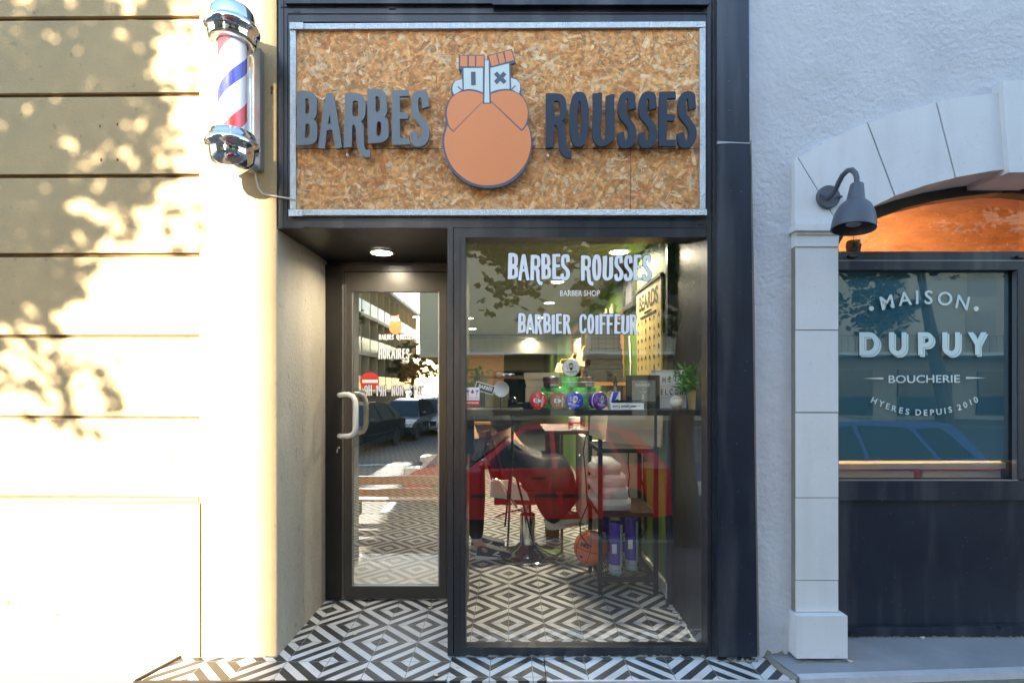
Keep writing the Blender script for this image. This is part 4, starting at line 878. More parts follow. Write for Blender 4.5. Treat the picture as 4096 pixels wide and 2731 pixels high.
for f_ in range(3):
    z = 0.9 + f_ * 2.45
    q = MB(); q.box(-10.6, -9.5, -50, -14, z, z + 0.22); q.build('balcony_slab', 'slab_white', BA)
    q = MB()
    for i in range(18): q.box(-9.56, -9.52, -49.9 + i*2, -48.1 + i*2, z + .22, z + 1.1)
    q.build('balustrade', 'balcony_glass', BA)
    q = MB()
    for i in range(18): q.box(-10.6, -9.55, -50 + i*2, -49.9 + i*2, z + .22, z + 2.44)
    q.build('partition', 'block_wall', BA)
q = MB(); q.box(-22.2, -9.3, -50.2, -13.8, 8.4, 8.65); q.build('roof', 'slab_white', BA)

def make_tree(name, label, base, trunk, crowns, nleaf, lsize, seed):
    rnd = random.Random(seed)
    t_ = empty(name, base, label, 'tree', None)
    q = MB()
    for pts, rr in trunk: q.tube(pts, rr, 9)
    for (c, r_, n_, dens) in crowns:
        for k in range(3): q.tube([trunk[0][0][-1], (Vector(trunk[0][0][-1]) + Vector(c)) / 2 + Vector((rnd.uniform(-.3, .3), 0, rnd.uniform(-.2, .3))), Vector(c) + Vector((rnd.uniform(-r_[0], r_[0])*.6, rnd.uniform(-r_[1], r_[1])*.6, rnd.uniform(-r_[2], r_[2])*.6))], [.05, .03, .008], 6)
    q.build('trunk', 'bark', t_, smooth=True)
    q = MB()
    for (c, r_, n_, dens) in crowns:
        c = Vector(c); cl = []
        for i in range(n_):
            while True:
                d = Vector((rnd.uniform(-1, 1), rnd.uniform(-1, 1), rnd.uniform(-1, 1)))
                if d.length < 1: break
            cl.append(c + Vector((d.x*r_[0], d.y*r_[1], d.z*r_[2])))
        for p0 in cl:
            R_ = rnd.uniform(.18, .42)
            for k in range(int(dens * rnd.uniform(.6, 1.3))):
                d = Vector((rnd.gauss(0, 1), rnd.gauss(0, 1), rnd.gauss(0, .8))).normalized() * R_ * rnd.random() ** .4
                p_ = p0 + d; s = lsize * rnd.uniform(.6, 1.25)
                nrm = Vector((rnd.gauss(0, .7), rnd.gauss(0, .7), 1)).normalized(); a = nrm.orthogonal().normalized()
                a.rotate(Matrix.Rotation(rnd.uniform(0, 6.28), 3, nrm)); b = nrm.cross(a)
                shp = ((-.5, 0), (-.25, .42), (.0, .22), (.22, .40), (.5, .0), (.22, -.40), (0, -.22), (-.25, -.42))
                q._f([q.bm.verts.new(p_ + a*u*s + b*v*s + nrm*(abs(v)*.25*s)) for u, v in shp])
    q.build('crown', 'leaf_tree', t_)
    return t_
# tree that throws the dappled shadow on the sunlit wall (light travels along SUN)
TA = [(-4.9, -6.5, -.55)]
make_tree('street_tree', 'leafy plane tree whose shadow falls on the sunlit wall', (-5.3, -6.8, -.42),
    [([(-5.3, -6.8, -.45), (-5.25, -6.8, 1.2), (-5.1, -6.7, 2.6), (-4.9, -6.6, 3.8)], [.17, .14, .12, .08])],
    [((-5.3, -6.7, 5.3), (1.7, .9, 2.3), 84, 66), ((-3.3, -6.5, 4.1), (.62, .4, .6), 30, 60), ((-3.5, -6.5, 5.2), (.8, .5, .8), 28, 50), ((-3.75, -6.5, 3.35), (.6, .3, .32), 27, 56), ((-2.95, -6.5, 3.72), (.28, .3, .22), 5, 34), ((-3.5, -6.5, 2.9), (.22, .25, .1), 3, 30), ((-3.15, -6.5, 2.6), (.08, .1, .08), 1, 34), ((-2.95, -6.5, 4.6), (.3, .3, .4), 6, 34)], 0, .115, 3)
make_tree('street_tree', 'plane tree with a slanting trunk beside the kerb in front of the window', (1.75, -3.15, -.45),
    [([(1.95, -3.15, -.45), (1.86, -3.15, .8), (1.95, -3.2, 1.9), (2.3, -3.3, 2.9), (2.2, -3.6, 3.8)], [.16, .13, .12, .09, .05]), ([(1.88, -3.15, 1.5), (2.5, -3.4, 2.3), (3.2, -3.6, 3.1)], [.09, .06, .03]), ([(1.95, -3.2, 2.2), (1.0, -4.2, 3.0), (-.2, -5.0, 3.4)], [.06, .04, .015])],
    [((1.6, -4.8, 4.9), (2.4, 1.2, .6), 40, 42), ((0.9, -4.7, 3.5), (1.9, .6, .42), 62, 44), ((.15, -4.6, 2.75), (.42, .3, .28), 6, 30), ((2.55, -4.4, 3.1), (.5, .4, .7), 15, 44), ((3.7, -4.2, 3.9), (1.2, .9, .7), 24, 42)], 0, .14, 5)
for i, (x, y, lab) in enumerate(((-3.6, -31, 'loose street tree in sun below the beige block'), (-7.4, -36, 'small bare branched tree beyond the parked cars'))):
    make_tree('street_tree', lab, (x, y, -.6), [([(x, y, -.6), (x, y, 1.5), (x + .2, y, 3)], [.2, .14, .08])], [((x, y, 3.0), (2.0, 1.2, 1.6), 40, 24)], 0, .3, 11 + i)
make_tree('street_tree', 'broad leafy tree at the kerb facing the butcher window', (7.6, -6.2, -.58), [([(7.6, -6.2, -.6), (7.5, -6.2, 1.2), (7.2, -6.2, 2.8)], [.17, .13, .08])], [((6.9, -6.3, 4.0), (2.4, .9, 1.1), 95, 44), ((6.2, -6.3, 2.7), (1.2, .5, .35), 16, 36)], 0, .15, 17)
# extra foliage reflected beyond (dark mass over the window)
make_tree('street_tree', 'dense tree standing across the road in front of the beige block', (6.5, -22, -.42), [([(6.5, -22, -.45), (6.5, -22, 2), (6.3, -22, 4)], [.22, .18, .1])], [((6.5, -22, 5.6), (3.6, 1.6, 2.6), 120, 34)], 0, .3, 21)

def make_car(label, x0, y, z0, L, paint, flip=False, wagon=False, group=None):
    # nose towards -X unless flip; y = side facing the shop; body extends towards -Y
    W_ = 1.7; hgt = 1.43
    t_ = empty('parked_car', (x0 + L/2, y - W_/2, z0), label, 'car', group)
    X = (lambda u: x0 + u * L) if not flip else (lambda u: x0 + L - u * L)
    Z = lambda v: z0 + v
    low = [(0.0, .35), (0.01, .52), (.05, .62), (.16, .73), (.27, .81), (.55, .86), (.85, .88), (.985, .84), (1.0, .55), (.99, .3), (.90, .24), (.89, .45), (.86, .58), (.82, .64), (.77, .58), (.745, .45), (.735, .24), (.27, .22), (.26, .45), (.23, .58), (.19, .64), (.145, .58), (.115, .45), (.105, .24), (.02, .25)]
    q = MB(); pts = [(X(u), Z(v)) for u, v in low]
    if flip: pts = pts[::-1]
    q.prism(pts, y - W_, y); q.build('body', paint, t_, bevel=.035, seg=3, smooth=True)
    tp = [(.27, .80), (.36, 1.10), (.44, 1.36), (.52, 1.42), (.66, 1.44), (.80, 1.40) if not wagon else (.86, 1.42), (.90, 1.28) if not wagon else (.94, 1.36), (.965, .87), (.9, .82)]
    q = MB(); bm = q.bm
    def rg(yy, ins): return [bm.verts.new((X(.6 + (u - .6) * (1 - ins * (v - .80) * .25)), yy + (1 if yy < y - W_/2 else -1) * ins * (v - .80) * .55, Z(v))) for u, v in tp]
    A = rg(y - .03, 1.0); B = rg(y - W_ + .03, 1.0)
    q._f(A); q._f(B[::-1])
    for i in range(len(tp)): q._f([A[i], B[i], B[(i+1) % len(tp)], A[(i+1) % len(tp)]])
    q.build('roof', paint, t_, bevel=.03, seg=3, smooth=True)
    def sidepoly(P_, nm, m_, dy=0.012):
        for s in (0, 1):
            q = MB(); vv = []
            for u, v in P_:
                uu = .6 + (u - .6) * (1 - (v - .80) * .25); off = max(0, v - .80) * .55
                vv.append((X(uu), (y - .03 - off + dy) if s == 0 else (y - W_ + .03 + off - dy), Z(v)))
            q._f([q.bm.verts.new(p_) for p_ in vv]); q.build(nm, m_, t_)
    sidepoly([(.325, .86), (.41, 1.17), (.47, 1.335), (.555, 1.365), (.565, .87)], 'front_window', 'car_glass')
    sidepoly([(.585, .87), (.575, 1.365), (.68, 1.37), (.76, 1.34), (.80, .90)], 'rear_window', 'car_glass')
    sidepoly([(.82, .91), (.785, 1.32), (.83, 1.30) if not wagon else (.88, 1.34), (.90, .95) if not wagon else (.93, .95)], 'quarter_window', 'car_glass')
    q = MB(); iy = .22
    def wp(u, v, k): return (X(.6 + (u - .6) * (1 - (v - .80) * .25)) + (-.012 if not flip else .012), y - .03 - (v-.80)*.55 - iy*k if k >= 0 else 0, Z(v) + .008)
    a0 = (.285, .84); a1 = (.435, 1.345)
    f0 = X(.6 + (a0[0]-.6)*(1-(a0[1]-.80)*.25)); f1 = X(.6 + (a1[0]-.6)*(1-(a1[1]-.80)*.25)); sx = -1 if not flip else 1
    q.quad((f0 + sx*.015, y - .12, Z(a0[1]) + .012), (f1 + sx*.015, y - .31, Z(a1[1]) + .012), (f1 + sx*.015, y - W_ + .31, Z(a1[1]) + .012), (f0 + sx*.015, y - W_ + .12, Z(a0[1]) + .012)); q.build('windscreen', 'car_glass', t_)
    for u in (.185, .815):
        for s in (0, 1):
            yy = y - .09 if s == 0 else y - W_ + .09
            mt_ = Matrix.Translation((X(u), yy, Z(.31))) @ Matrix.Rotation(R(90 if s == 0 else -90), 4, 'X')
            q = MB(); q.lathe([(0, -.09), (.28, -.09), (.31, -.06), (.31, .06), (.29, .09), (.20, .09), (.2, .05), (0, .05)], mt_, 28); o = q.build('wheel', 'rubber', t_, smooth=True)
            q = MB(); q.lathe([(0, .088), (.05, .088), (.06, .07), (.17, .075), (.195, .085), (.195, .05)], mt_, 10); q.build('rim', 'silver', o)
    for s in (0, 1):
        yy = (y - .30, y - .01) if s == 0 else (y - W_ + .01, y - W_ + .30)
        q = MB(); q.box(X(.008), X(.085), yy[0], yy[1], Z(.52), Z(.655)); q.build('headlight', 'car_lens', t_, bevel=.03)
        q = MB(); q.box(X(.955), X(1.003), yy[0], yy[1], Z(.68), Z(.83)); q.build('tail_light', 'tail_lens', t_, bevel=.02)
        q = MB(); c = Vector((X(.345), y + .06 if s == 0 else y - W_ - .06, Z(.93))); q.lathe([(0, -.08), (.06, -.06), (.085, 0), (.06, .06), (0, .075)], Matrix.Translation(c) @ Matrix.Rotation(R(90), 4, 'Y') @ Matrix.Diagonal((.9, 1.2, 1, 1)), 14); q.build('mirror', paint, t_, smooth='all')
    q = MB(); q.box(X(.30), X(.72), y - .004, y + .006, Z(.50), Z(.545)); q.box(X(.33), X(.332), y - .002, y + .004, Z(.3), Z(.85)); q.box(X(.57), X(.572), y - .002, y + .004, Z(.3), Z(.85)); q.box(X(.50), X(.545), y, y + .014, Z(.74), Z(.762)); q.build('door_trim', 'rubber', t_)
    q = MB(); q.box(X(-.004), X(.02), y - W_ + .35, y - .35, Z(.40), Z(.58)); q.build('grille', 'rubber', t_, bevel=.01)
    q = MB(); q.box(X(-.007), X(.0), y - W_/2 - .26, y - W_/2 + .26, Z(.42), Z(.53)); q.build('number_plate', 'light_box', t_)
    return t_
make_car('small dark red hatchback parked at the kerb and mirrored in the window', -1.66, -4.1, -.58, 3.85, 'car_red')
make_car('dark blue estate car parked behind the red hatchback', 2.35, -4.1, -.58, 4.35, 'car_blue', wagon=True)
# cars seen in the door glass, parked nose towards the shop
def turned(label, x, y, rz, paint):
    t_ = make_car(label, -2.1, .85, 0, 4.2, paint, wagon=False); t_.location = (x, y, -.58); t_.rotation_euler.z = rz; return t_
turned('black saloon parked nose to the street across the road', -4.0, -16.2, R(-84), 'car_black')
turned('silver grey car parked beside the black saloon across the road', -3.15, -18.4, R(-84), 'car_grey')
turned('dark car parked near the balcony building at the road edge', -4.75, -12.0, R(-80), 'car_black')

# slatted bench
t_ = empty('street_bench', (-1.5, -2.9, -.40), 'street bench with orange brown wooden slats facing the shop', 'bench')
for z0, z1 in ((.055, .165), (-.10, .005)):
    q = MB(); q.box(-2.4, -.56, -2.92, -2.89, z0, z1); q.build('back_slat', 'bench_wood', t_, bevel=.006)
for k in range(3):
    q = MB(); q.box(-2.4, -.56, -3.02 - k*.13, -2.92 - k*.13, -.17, -.14); q.build('seat_slat', 'bench_wood', t_, bevel=.006)
for x in (-2.1, -.9):
    q = MB(); q.tube([(x, -2.93, .16), (x, -2.95, -.15), (x, -2.90, -.42)], .022, 8); q.tube([(x, -2.95, -.16), (x, -3.35, -.16), (x, -3.38, -.44)], .022, 8); q.build('leg', 'metal_dark', t_)

# ------------------------------------------------------------------ lights in the shop (all lit in the photograph)
def downlight(px, py, z, r, e, label, ring='white_paint'):
    D = (z - CH) * F / (CY - py); x = (px - CX) * D / F; y = D - CD
    t_ = empty('downlight', (x, y, z), label, 'ceiling light', 'round ceiling downlights')
    q = MB(); q.lathe([(r * 1.0, -.001), (r * 1.22, -.001), (r * 1.2, -.009), (r * 1.0, -.012)], Matrix.Translation((x, y, z)), 32); q.build('ring', ring, t_, smooth=True)
    q = MB(); q.lathe([(0, -.006), (r, -.006), (r, -.003), (0, -.003)], Matrix.Translation((x, y, z)), 32); q.build('lens', 'light_lens', t_)
    la = bpy.data.lights.new('downlight_beam', 'AREA'); la.shape = 'DISK'; la.size = r * 1.6; la.energy = e * .30; la.color = (1, .86, .62); la.spread = R(160)
    lo = bpy.data.objects.new('downlight_beam', la); col.objects.link(lo); lo.parent = t_; lo.location = (0, 0, -.02)
    return t_
downlight(1527, 1005, PZ(911), .062, 4, 'round lit downlight in the dark soffit above the entrance door', 'silver')
downlight(2476, 1004, 2.37, .072, 21, 'large lit downlight nearest the window above the shop lettering')
downlight(2230, 1124, 2.37, .062, 16, 'lit downlight touching the bottom of the upper window lettering')
downlight(2197, 1209, 2.37, .062, 11, 'lit ceiling downlight between the two lines of window lettering')
for i, (px, py) in enumerate(((2162, 1268), (1873, 1271), (1888, 1313), (2133, 1312), (2120, 1354), (2115, 1378))):
    downlight(px, py, 2.37, .075, 9 if i < 4 else 5, ['small lit downlight behind the first word of the lower lettering', 'lit downlight at the left edge of the window, upper of two', 'lit downlight at the left edge of the window, lower of two', 'small lit downlight low behind the letter R', 'far lit downlight under the lower lettering, nearer one', 'far lit downlight under the lower lettering, farther one'][i])

# ------------------------------------------------------------------ interior fittings
def thing(name, loc, label, cat, group=None): return empty(name, loc, label, cat, group)
# poster on the green wall
xw = 0.995
def wallp(px, py): D = xw * F / (px - CX); return Vector((xw, D - CD, CH + (CY - py) * D / F))
py0, py1 = wallp(2652, 1100).y, wallp(2553, 1165).y
t_ = thing('wall_poster', (xw, (py0 + py1)/2, 1.3), 'gold paper poster of beard styles hanging on the green wall', 'poster')
q = MB(); q.box(xw - .012, xw, py0, py1, .95, 2.07); q.build('sheet', 'gold_paper', t_)
q = MB(); q.box(xw - .022, xw + .004, py0 - .01, py1 + .01, 2.06, 2.085); q.build('hanging_bar', 'black', t_, bevel=.004)
WM = lambda y, z: Matrix.Translation((xw - .014, y, z)) @ Matrix.Rotation(R(-90), 4, 'Z') @ Matrix.Rotation(R(90), 4, 'X')
ym = (py0 + py1) / 2; W_ = py1 - py0
tt = ftext('BEARDS', .16, WM(ym, 1.955), bold=.004, squash=.95); put(tt, 'title', 'black', t_)
q = MB(); q.box(xw - .0155, xw - .0125, ym - W_*.32, ym + W_*.32, 1.845, 1.86); q.box(xw - .0155, xw - .0125, ym - W_*.15, ym + W_*.15, 1.875, 1.885)
for r_ in range(6):
    for c_ in range(6):
        yy = py0 + W_ * (c_ + .5) / 6; zz = 1.78 - r_ * .135
        mt_ = Matrix.Translation((xw - .0138, yy, zz)) @ Matrix.Rotation(R(-90), 4, 'Y') 
        n0 = [(.030*math.cos(R(a)), .026*math.sin(R(a))) for a in range(0, 181, 20)]
        hair = [(.0, .0)]
        v = []
        for a in range(0, 181, 15): v.append((.024*math.cos(R(a)), .034*math.sin(R(a)) + .005))
        for a in range(180, -1, -15): v.append((.018*math.cos(R(a)), .018*math.sin(R(a)) + .003))
        q._f([q.bm.verts.new((xw - .0138, yy + a, zz + b + .012)) for a, b in v])
        k = random.random(); bh = random.uniform(.012, .04)
        v = [(-.016*k - .004, -.02), (.016*k + .004, -.02), (.010*k + .004, -.02 - bh), (-.010*k - .004, -.02 - bh)]
        q._f([q.bm.verts.new((xw - .0138, yy + a, zz + b)) for a, b in v])
q.build('beard_drawings', 'black', t_)
# framed picture and mirrors on the green wall
def wall_frame(name, label, cat, a, b_, z0, z1, fm, inner_m, fw=.04):
    ya, yb_ = wallp(a, 0).y, wallp(b_, 0).y
    if ya > yb_: ya, yb_ = yb_, ya
    t_ = thing(name, (xw, (ya + yb_)/2, z0), label, cat)
    q = MB(); q.box(xw - .03, xw + .005, ya, yb_, z0, z0 + fw); q.box(xw - .03, xw + .005, ya, yb_, z1 - fw, z1); q.box(xw - .03, xw + .005, ya, ya + fw, z0 + fw, z1 - fw); q.box(xw - .03, xw + .005, yb_ - fw, yb_, z0 + fw, z1 - fw); q.build('frame', fm, t_, bevel=.004)
    q = MB(); q.box(xw - .012, xw + .004, ya + fw, yb_ - fw, z0 + fw, z1 - fw); q.build('picture' if cat == 'picture' else 'mirror_glass', inner_m, t_); return t_
wall_frame('framed_picture', 'black framed picture high on the green wall left of the poster', 'picture', 2545, 2503, 1.98, 2.36, 'black', 'steel_dull')
wall_frame('framed_mirror', 'tall wooden framed mirror on the green wall behind the dark towels', 'mirror', 2495, 2400, 1.35, 2.0, 'wood', 'chrome', .06)
wall_frame('framed_mirror', 'distant wooden framed mirror on the green wall behind the lamps', 'mirror', 2335, 2290, 1.3, 2.25, 'wood', 'chrome', .08)
t_ = thing('wall_lettering', (xw, 3.0, 2.0), 'cream outlined script lettering on the green wall under the ceiling', 'wall lettering')
q = MB(); rr = random.Random(2)
yy = 2.45
for k in range(5):
    z = 2.0; q.tube([(xw - .02, yy + k*.33, z - .12), (xw - .02, yy + k*.33 + .07, z + .13), (xw - .02, yy + k*.33 + .14, z + .10), (xw - .02, yy + k*.33 + .09, z - .04), (xw - .02, yy + k*.33 + .2, z - .13), (xw - .02, yy + k*.33 + .30, z + .03)], .014, 6)
q.build('script', 'board_cream', t_, smooth=True)
# plain light cord by the poster, no bulbs on it
for i, (pts, lab) in enumerate((([(2522, 1345), (2524, 1400), (2527, 1450), (2526, 1500)], 'white light cord hanging down the green wall beside the poster'),)):
    t_ = thing('light_cord', wallp(*pts[-1]), lab, 'cord'); q = MB(); q.tube([wallp(*p_) + Vector((-.01, 0, 0)) for p_ in pts], .006, 6); q.build('cord', 'cord_white', t_)
# sconces
def sconce(px, py, Y, w_, label):
    c = P(px, py, Y); t_ = thing('wall_sconce', c, label, 'lamp', 'wall lamps with pale shades')
    q = MB(); q.lathe([(w_*.36, w_*.6), (w_*.60, -w_*.5), (w_*.585, -w_*.5), (w_*.34, w_*.6)], Matrix.Translation(c) @ Matrix.Rotation(R(8), 4, 'Y'), 28); q.build('lamp_shade', 'lamp_shade', t_, smooth='all')
    q = MB(); q.tube([c + Vector((0, 0, w_*.6)), c + Vector((.03, 0, w_*1.1)), c + Vector((w_*1.2, 0.05, w_*1.15)), c + Vector((w_*1.8, .1, w_*.5))], .012, 8); q.build('arm', 'gold', t_, smooth=True)
    la = bpy.data.lights.new('bulb_light', 'POINT'); la.energy = 1.2; la.color = (1, .75, .45); la.shadow_soft_size = .03
    lo = bpy.data.objects.new('bulb_light', la); col.objects.link(lo); lo.parent = t_; lo.location = (0, 0, -.02)
sconce(2325, 1437, 3.5, .135, 'larger pale shaded wall lamp between the white tub and dark towels')
sconce(2285, 1454, 4.6, .12, 'pale shaded wall lamp half hidden behind the larger one')
sconce(2238, 1472, 5.6, .12, 'small pale shaded lamp left of the white lidded tub')
# towel stack on wooden shelf unit
t_ = thing('shelf_unit', (.82, 2.05, 0), 'dark shelf unit with wooden top carrying the dark towels', 'shelf')
q = MB(); q.box(.62, .99, 1.95, 2.45, 1.345, 1.375); q.build('top', 'wood', t_, bevel=.003)
q = MB(); q.box(.64, .98, 1.97, 2.44, .95, .98); q.box(.64, .98, 1.97, 2.44, 1.16, 1.185); q.box(.62, .64, 1.96, 2.44, .90, 1.345); q.box(.965, .99, 1.96, 2.44, .90, 1.345); q.build('carcass', 'wood_dark', t_)
for i, (cx_, w_, hh) in enumerate(((.82, .31, .11), (.83, .285, .085), (.82, .30, .095), (.825, .26, .085), (.82, .235, .09), (.825, .22, .07), (.82, .20, .06))):
    z = 1.378 + sum((.11, .085, .095, .085, .09, .07, .06)[:i]) 
    tw = thing('dark_towel', (cx_, 2.2, z), ['widest dark grey towel at the bottom of the dark stack', 'dark grey towel second from the bottom of the dark stack', 'dark grey towel third from the bottom of the dark stack', 'dark grey towel in the middle of the dark stack', 'dark grey towel third from the top of the dark stack', 'thin dark grey towel second from the top of the dark stack', 'thin dark grey towel on top of the dark stack'][i], 'towel', 'stacked dark towels')
    q = MB(); q.box(cx_ - w_/2, cx_ + w_/2, 2.0, 2.38, z + .002, z + hh*.48); q.box(cx_ - w_/2 + .004, cx_ + w_/2 - .006, 2.003, 2.37, z + hh*.5, z + hh - .002); q.build('folded_cloth', 'towel_dark', tw, bevel=hh*.2, seg=3, smooth=True)

# display shelf
zs = 1.217
t_ = thing('display_shelf', (-.05, .3, 1.19), 'long dark display shelf across the inside of the window', 'shelf')
q = MB(); q.box(XE + .03, .983, .10, .44, zs - .028, zs); q.build('shelf_board', 'side_panel', t_, bevel=.003)
q = MB(); q.box(XE + .05, XE + .09, .3, .34, zs - .25, zs - .028); q.build('bracket', 'black', t_)

def on(px, Y): return Vector((PX(px, Y), Y, zs))
# jars
def jar(m_body, m_lid, name='product_jar', dark_band=False):
    t_ = thing(name, (0, 0, 0), 'x', 'jar', 'pomade jars in the pyramid'); r = .046
    q = MB(); q.lathe([(0, 0), (r*.90, 0), (r*.93, .003), (r*.93, .026), (0, .026)], None, 32); q.build('tub', m_body, t_, smooth=True)
    q = MB(); q.lathe([(r*.97, .0262), (r*.985, .0265), (r*.985, .032), (r*.97, .0325)], None, 32); q.build('seal', 'jar_white' if not dark_band else 'jar_red', t_, smooth=True)
    q = MB(); q.lathe([(r*.9, .0328), (r, .034), (r, .052), (r*.96, .0565), (r*.85, .058), (0, .058)], None, 36); q.build('lid', m_lid, t_, smooth=True)
    q = MB(); 
    for k in range(26):
        a = R(-100 + k*.8*5); b = a + R(3)
        q._f([q.bm.verts.new((r*.935*math.cos(a), r*.935*math.sin(a), .006)), q.bm.verts.new((r*.935*math.cos(b), r*.935*math.sin(b), .006)), q.bm.verts.new((r*.935*math.cos(b), r*.935*math.sin(b), .02)), q.bm.verts.new((r*.935*math.cos(a), r*.935*math.sin(a), .02))])
    q.build('label_print', 'grey_print', t_)
    return t_
def add_emblem(t_, m_):   # beard-and-skull outline, stars and name on the lid (local z = .058)
    z = .0584; L = []
    def ring(pts, wdt):
        return band([pts + [pts[0]]], wdt)[0]
    def flat(lps): me = curve_mesh(lps, .0003); me.transform(Matrix.Translation((0, 0, z))); return me
    L.append(flat([ [(x*.013, y*.017 + .007) for x, y in circ(0, 0, 1, 1, n=20)], [(x*.0105, y*.0145 + .007) for x, y in circ(0, 0, 1, 1, n=20)] ]))
    L.append(flat([[(-.012, .013), (-.010, .023), (.002, .027), (.012, .021), (.012, .013), (.004, .017), (-.004, .015)]]))
    for sx in (-1, 1): L.append(flat([[(sx*.005 + .0032*math.cos(k), .009 + .003*math.sin(k)) for k in [j*.785 for j in range(8)]]]))
    L.append(flat([[(-.0105, .0), (-.004, .003), (.004, .003), (.0105, 0), (.007, -.010), (0, -.015), (-.007, -.010)]]))
    for sx, sy in ((-1, .010), (1, .010), (-1, -.002), (1, -.002)):
        cx = sx * (.024 if sy > 0 else .020); L.append(flat([[(cx + (.0042 if k % 2 == 0 else .0018)*math.cos(R(90 + 36*k)), sy + (.0042 if k % 2 == 0 else .0018)*math.sin(R(90 + 36*k))) for k in range(10)]]))
    me = ftext('BANDIDO', .0125, Matrix.Translation((0, -.0215, z)), ext=.0002, bold=.0003); L.append(me)
    L.append(flat([[(-.012, -.029), (.012, -.029), (.012, -.0305), (-.012, -.0305)]]))
    me = join(L); me.name = 'lid_emblem'; me.materials.append(M[m_]); o = bpy.data.objects.new('lid_emblem', me); col.objects.link(o); o.parent = t_; return o
def stand(t_, px, Y, z, label, rz=0): t_.location = (PX(px, Y), Y, z + .0005); t_.rotation_euler.z = rz; t_['label'] = label
def facing(t_, px, py, Y, label, spin=0, yaw=0, tilt=0, z=None):
    c = P(px, py, Y); 
    if z is not None: c.z = z
    t_.matrix_world = Matrix.Translation(c) @ Matrix.Rotation(R(yaw), 4, 'Z') @ Matrix.Rotation(R(90 + tilt), 4, 'X') @ Matrix.Rotation(R(spin), 4, 'Z') ; t_['label'] = label
yj = .27
g0 = jar('jar_green', 'jar_green')
lab2 = ['green jar at the left end of the middle row of the jar pyramid', 'green jar second from left in the middle row of the pyramid', 'green jar third from left in the middle row of the pyramid', 'green jar at the right end of the middle row of the pyramid']
xs2 = [(2197, yj + .09), (2247, yj), (2316, yj), (2350, yj + .09)]
for i, (px, Y) in enumerate(xs2):
    o = g0 if i == 0 else copy_tree(g0); stand(o, px, Y, zs + .058, lab2[i])
for i, (px, Y) in enumerate(xs2):
    o = copy_tree(g0); stand(o, px, Y, zs, lab2[i].replace('green jar', 'green jar of the lowest layer').replace('the middle row of ', 'the base of ').replace('at the', 'at').replace(' of the pyramid', ' of the jar pyramid'))
o = copy_tree(g0); stand(o, 2279, yj, zs + .116, 'upright green jar directly under the white lidded jar')
o = jar('jar_black', 'jar_black', dark_band=True); stand(o, 2204, yj + .03, zs + .116, 'black jar with a red band left of the top green jar')
o = jar('jar_gold', 'jar_gold'); stand(o, 2344, yj + .03, zs + .116, 'bronze brown jar right of the top green jar')
for m_, px, spin, yaw, lb, em in (('jar_red', 2157, 82, -8, 'red jar on its side at the left front of the pyramid', 'jar_white'), ('jar_brown', 2220, 88, 14, 'orange brown jar on its side second from left in front', 'jar_white'),
                                  ('jar_blue', 2297, -14, -4, 'bright blue jar on its side in front of the green jars', 'jar_white'), ('jar_purple', 2374, -8, -38, 'purple jar turned sideways at the right front of the pyramid', 'jar_white')):
    o = jar(m_, m_); add_emblem(o, em); facing(o, px, 1612, .20, lb, spin, -yaw if m_ == 'jar_purple' else yaw, 0, zs + .0465)
    if m_ == 'jar_purple': facing(o, px, 1612, .20, lb, spin, 40, 0, zs + .0465)
o = jar('jar_white', 'jar_white'); add_emblem(o, 'black'); facing(o, 2280, 1486, yj, 'white lidded jar on its side at the very top of the pyramid', 4, 0, 0, zs + .116 + .058 + .047)
# other goods on the shelf
t_ = thing('cardboard_box', on(2165, .42), 'open kraft cardboard box behind the left side of the jar pyramid', 'box')
q = MB(); a, b_ = PX(2103, .36), PX(2232, .36); z1 = PZ(1550, .36); q.box(a, b_, .36, .43, zs, z1); q.build('carton', 'kraft', t_, bevel=.002)
q = MB(); q.pprism([(2095, 1492), (2236, 1490), (2232, 1549), (2106, 1549)], .395, .40); q.pprism([(2095, 1490), (2237, 1488), (2237, 1516), (2097, 1517)], .385, .39); q.build('lid_flap', 'kraft', t_)
def rbox(name, part, label, cat, a, t, b_, bt, y0, y1, m_, bev=.002, floor=False):
    t_ = thing(name, P((a+b_)/2, bt, y0), label, cat); q = MB(); q.pbox(a, t, b_, bt, y0, y1)
    if floor:
        for v in q.bm.verts:
            if v.co.z < PZ((t+bt)/2, y0): v.co.z = zs + .0008
    q.build(part, m_, t_, bevel=bev); return t_
# bottle and red/blue tin
t_ = thing('dropper_bottle', on(2461, .33), 'dark glass dropper bottle standing behind the red and blue tin', 'bottle'); c = on(2461, .33)
q = MB(); q.lathe([(0, .001), (.022, .001), (.023, .008), (.023, .105), (.010, .125), (.010, .135), (0, .135)], Matrix.Translation(c), 24); q.build('body', 'bottle', t_, smooth=True)
q = MB(); q.lathe([(.012, .135), (.012, .152), (.009, .155), (.006, .165), (.005, .185), (0, .188)], Matrix.Translation(c), 20); q.build('dropper', 'black', t_, smooth=True)
t_ = thing('product_box', on(2459, .24), 'small white blue and red printed box under the dropper bottle', 'box')
a, b_ = PX(2438, .24), PX(2482, .24); zt_ = PZ(1566, .24)
q = MB(); q.box(a, b_, .24, .29, zs + .0008, zt_); q.build('carton', 'light_box', t_, bevel=.001)
q = MB(); q.prism([(a, zs+.002), (a + .01, zs+.002), (b_ - .008, zt_ - .001), (a + .022, zt_ - .001)], .2385, .24); q.build('blue_print', 'jar_blue', t_)
q = MB(); q.prism([(a, zt_ - .03), (a + .012, zt_ - .001), (a, zt_ - .001)], .2385, .24); q.build('red_print', 'red', t_)
q = MB(); q.lathe([(0, 0.001), (.009, 0.001)], Matrix.Translation((b_ - .018, .238, zs + .045)) @ FACE, 12); q.build('label_emblem', 'jar_black', t_)
t_ = thing('long_box', on(2510, .15), 'long pale box with script lettering lying in front of the tin', 'box')
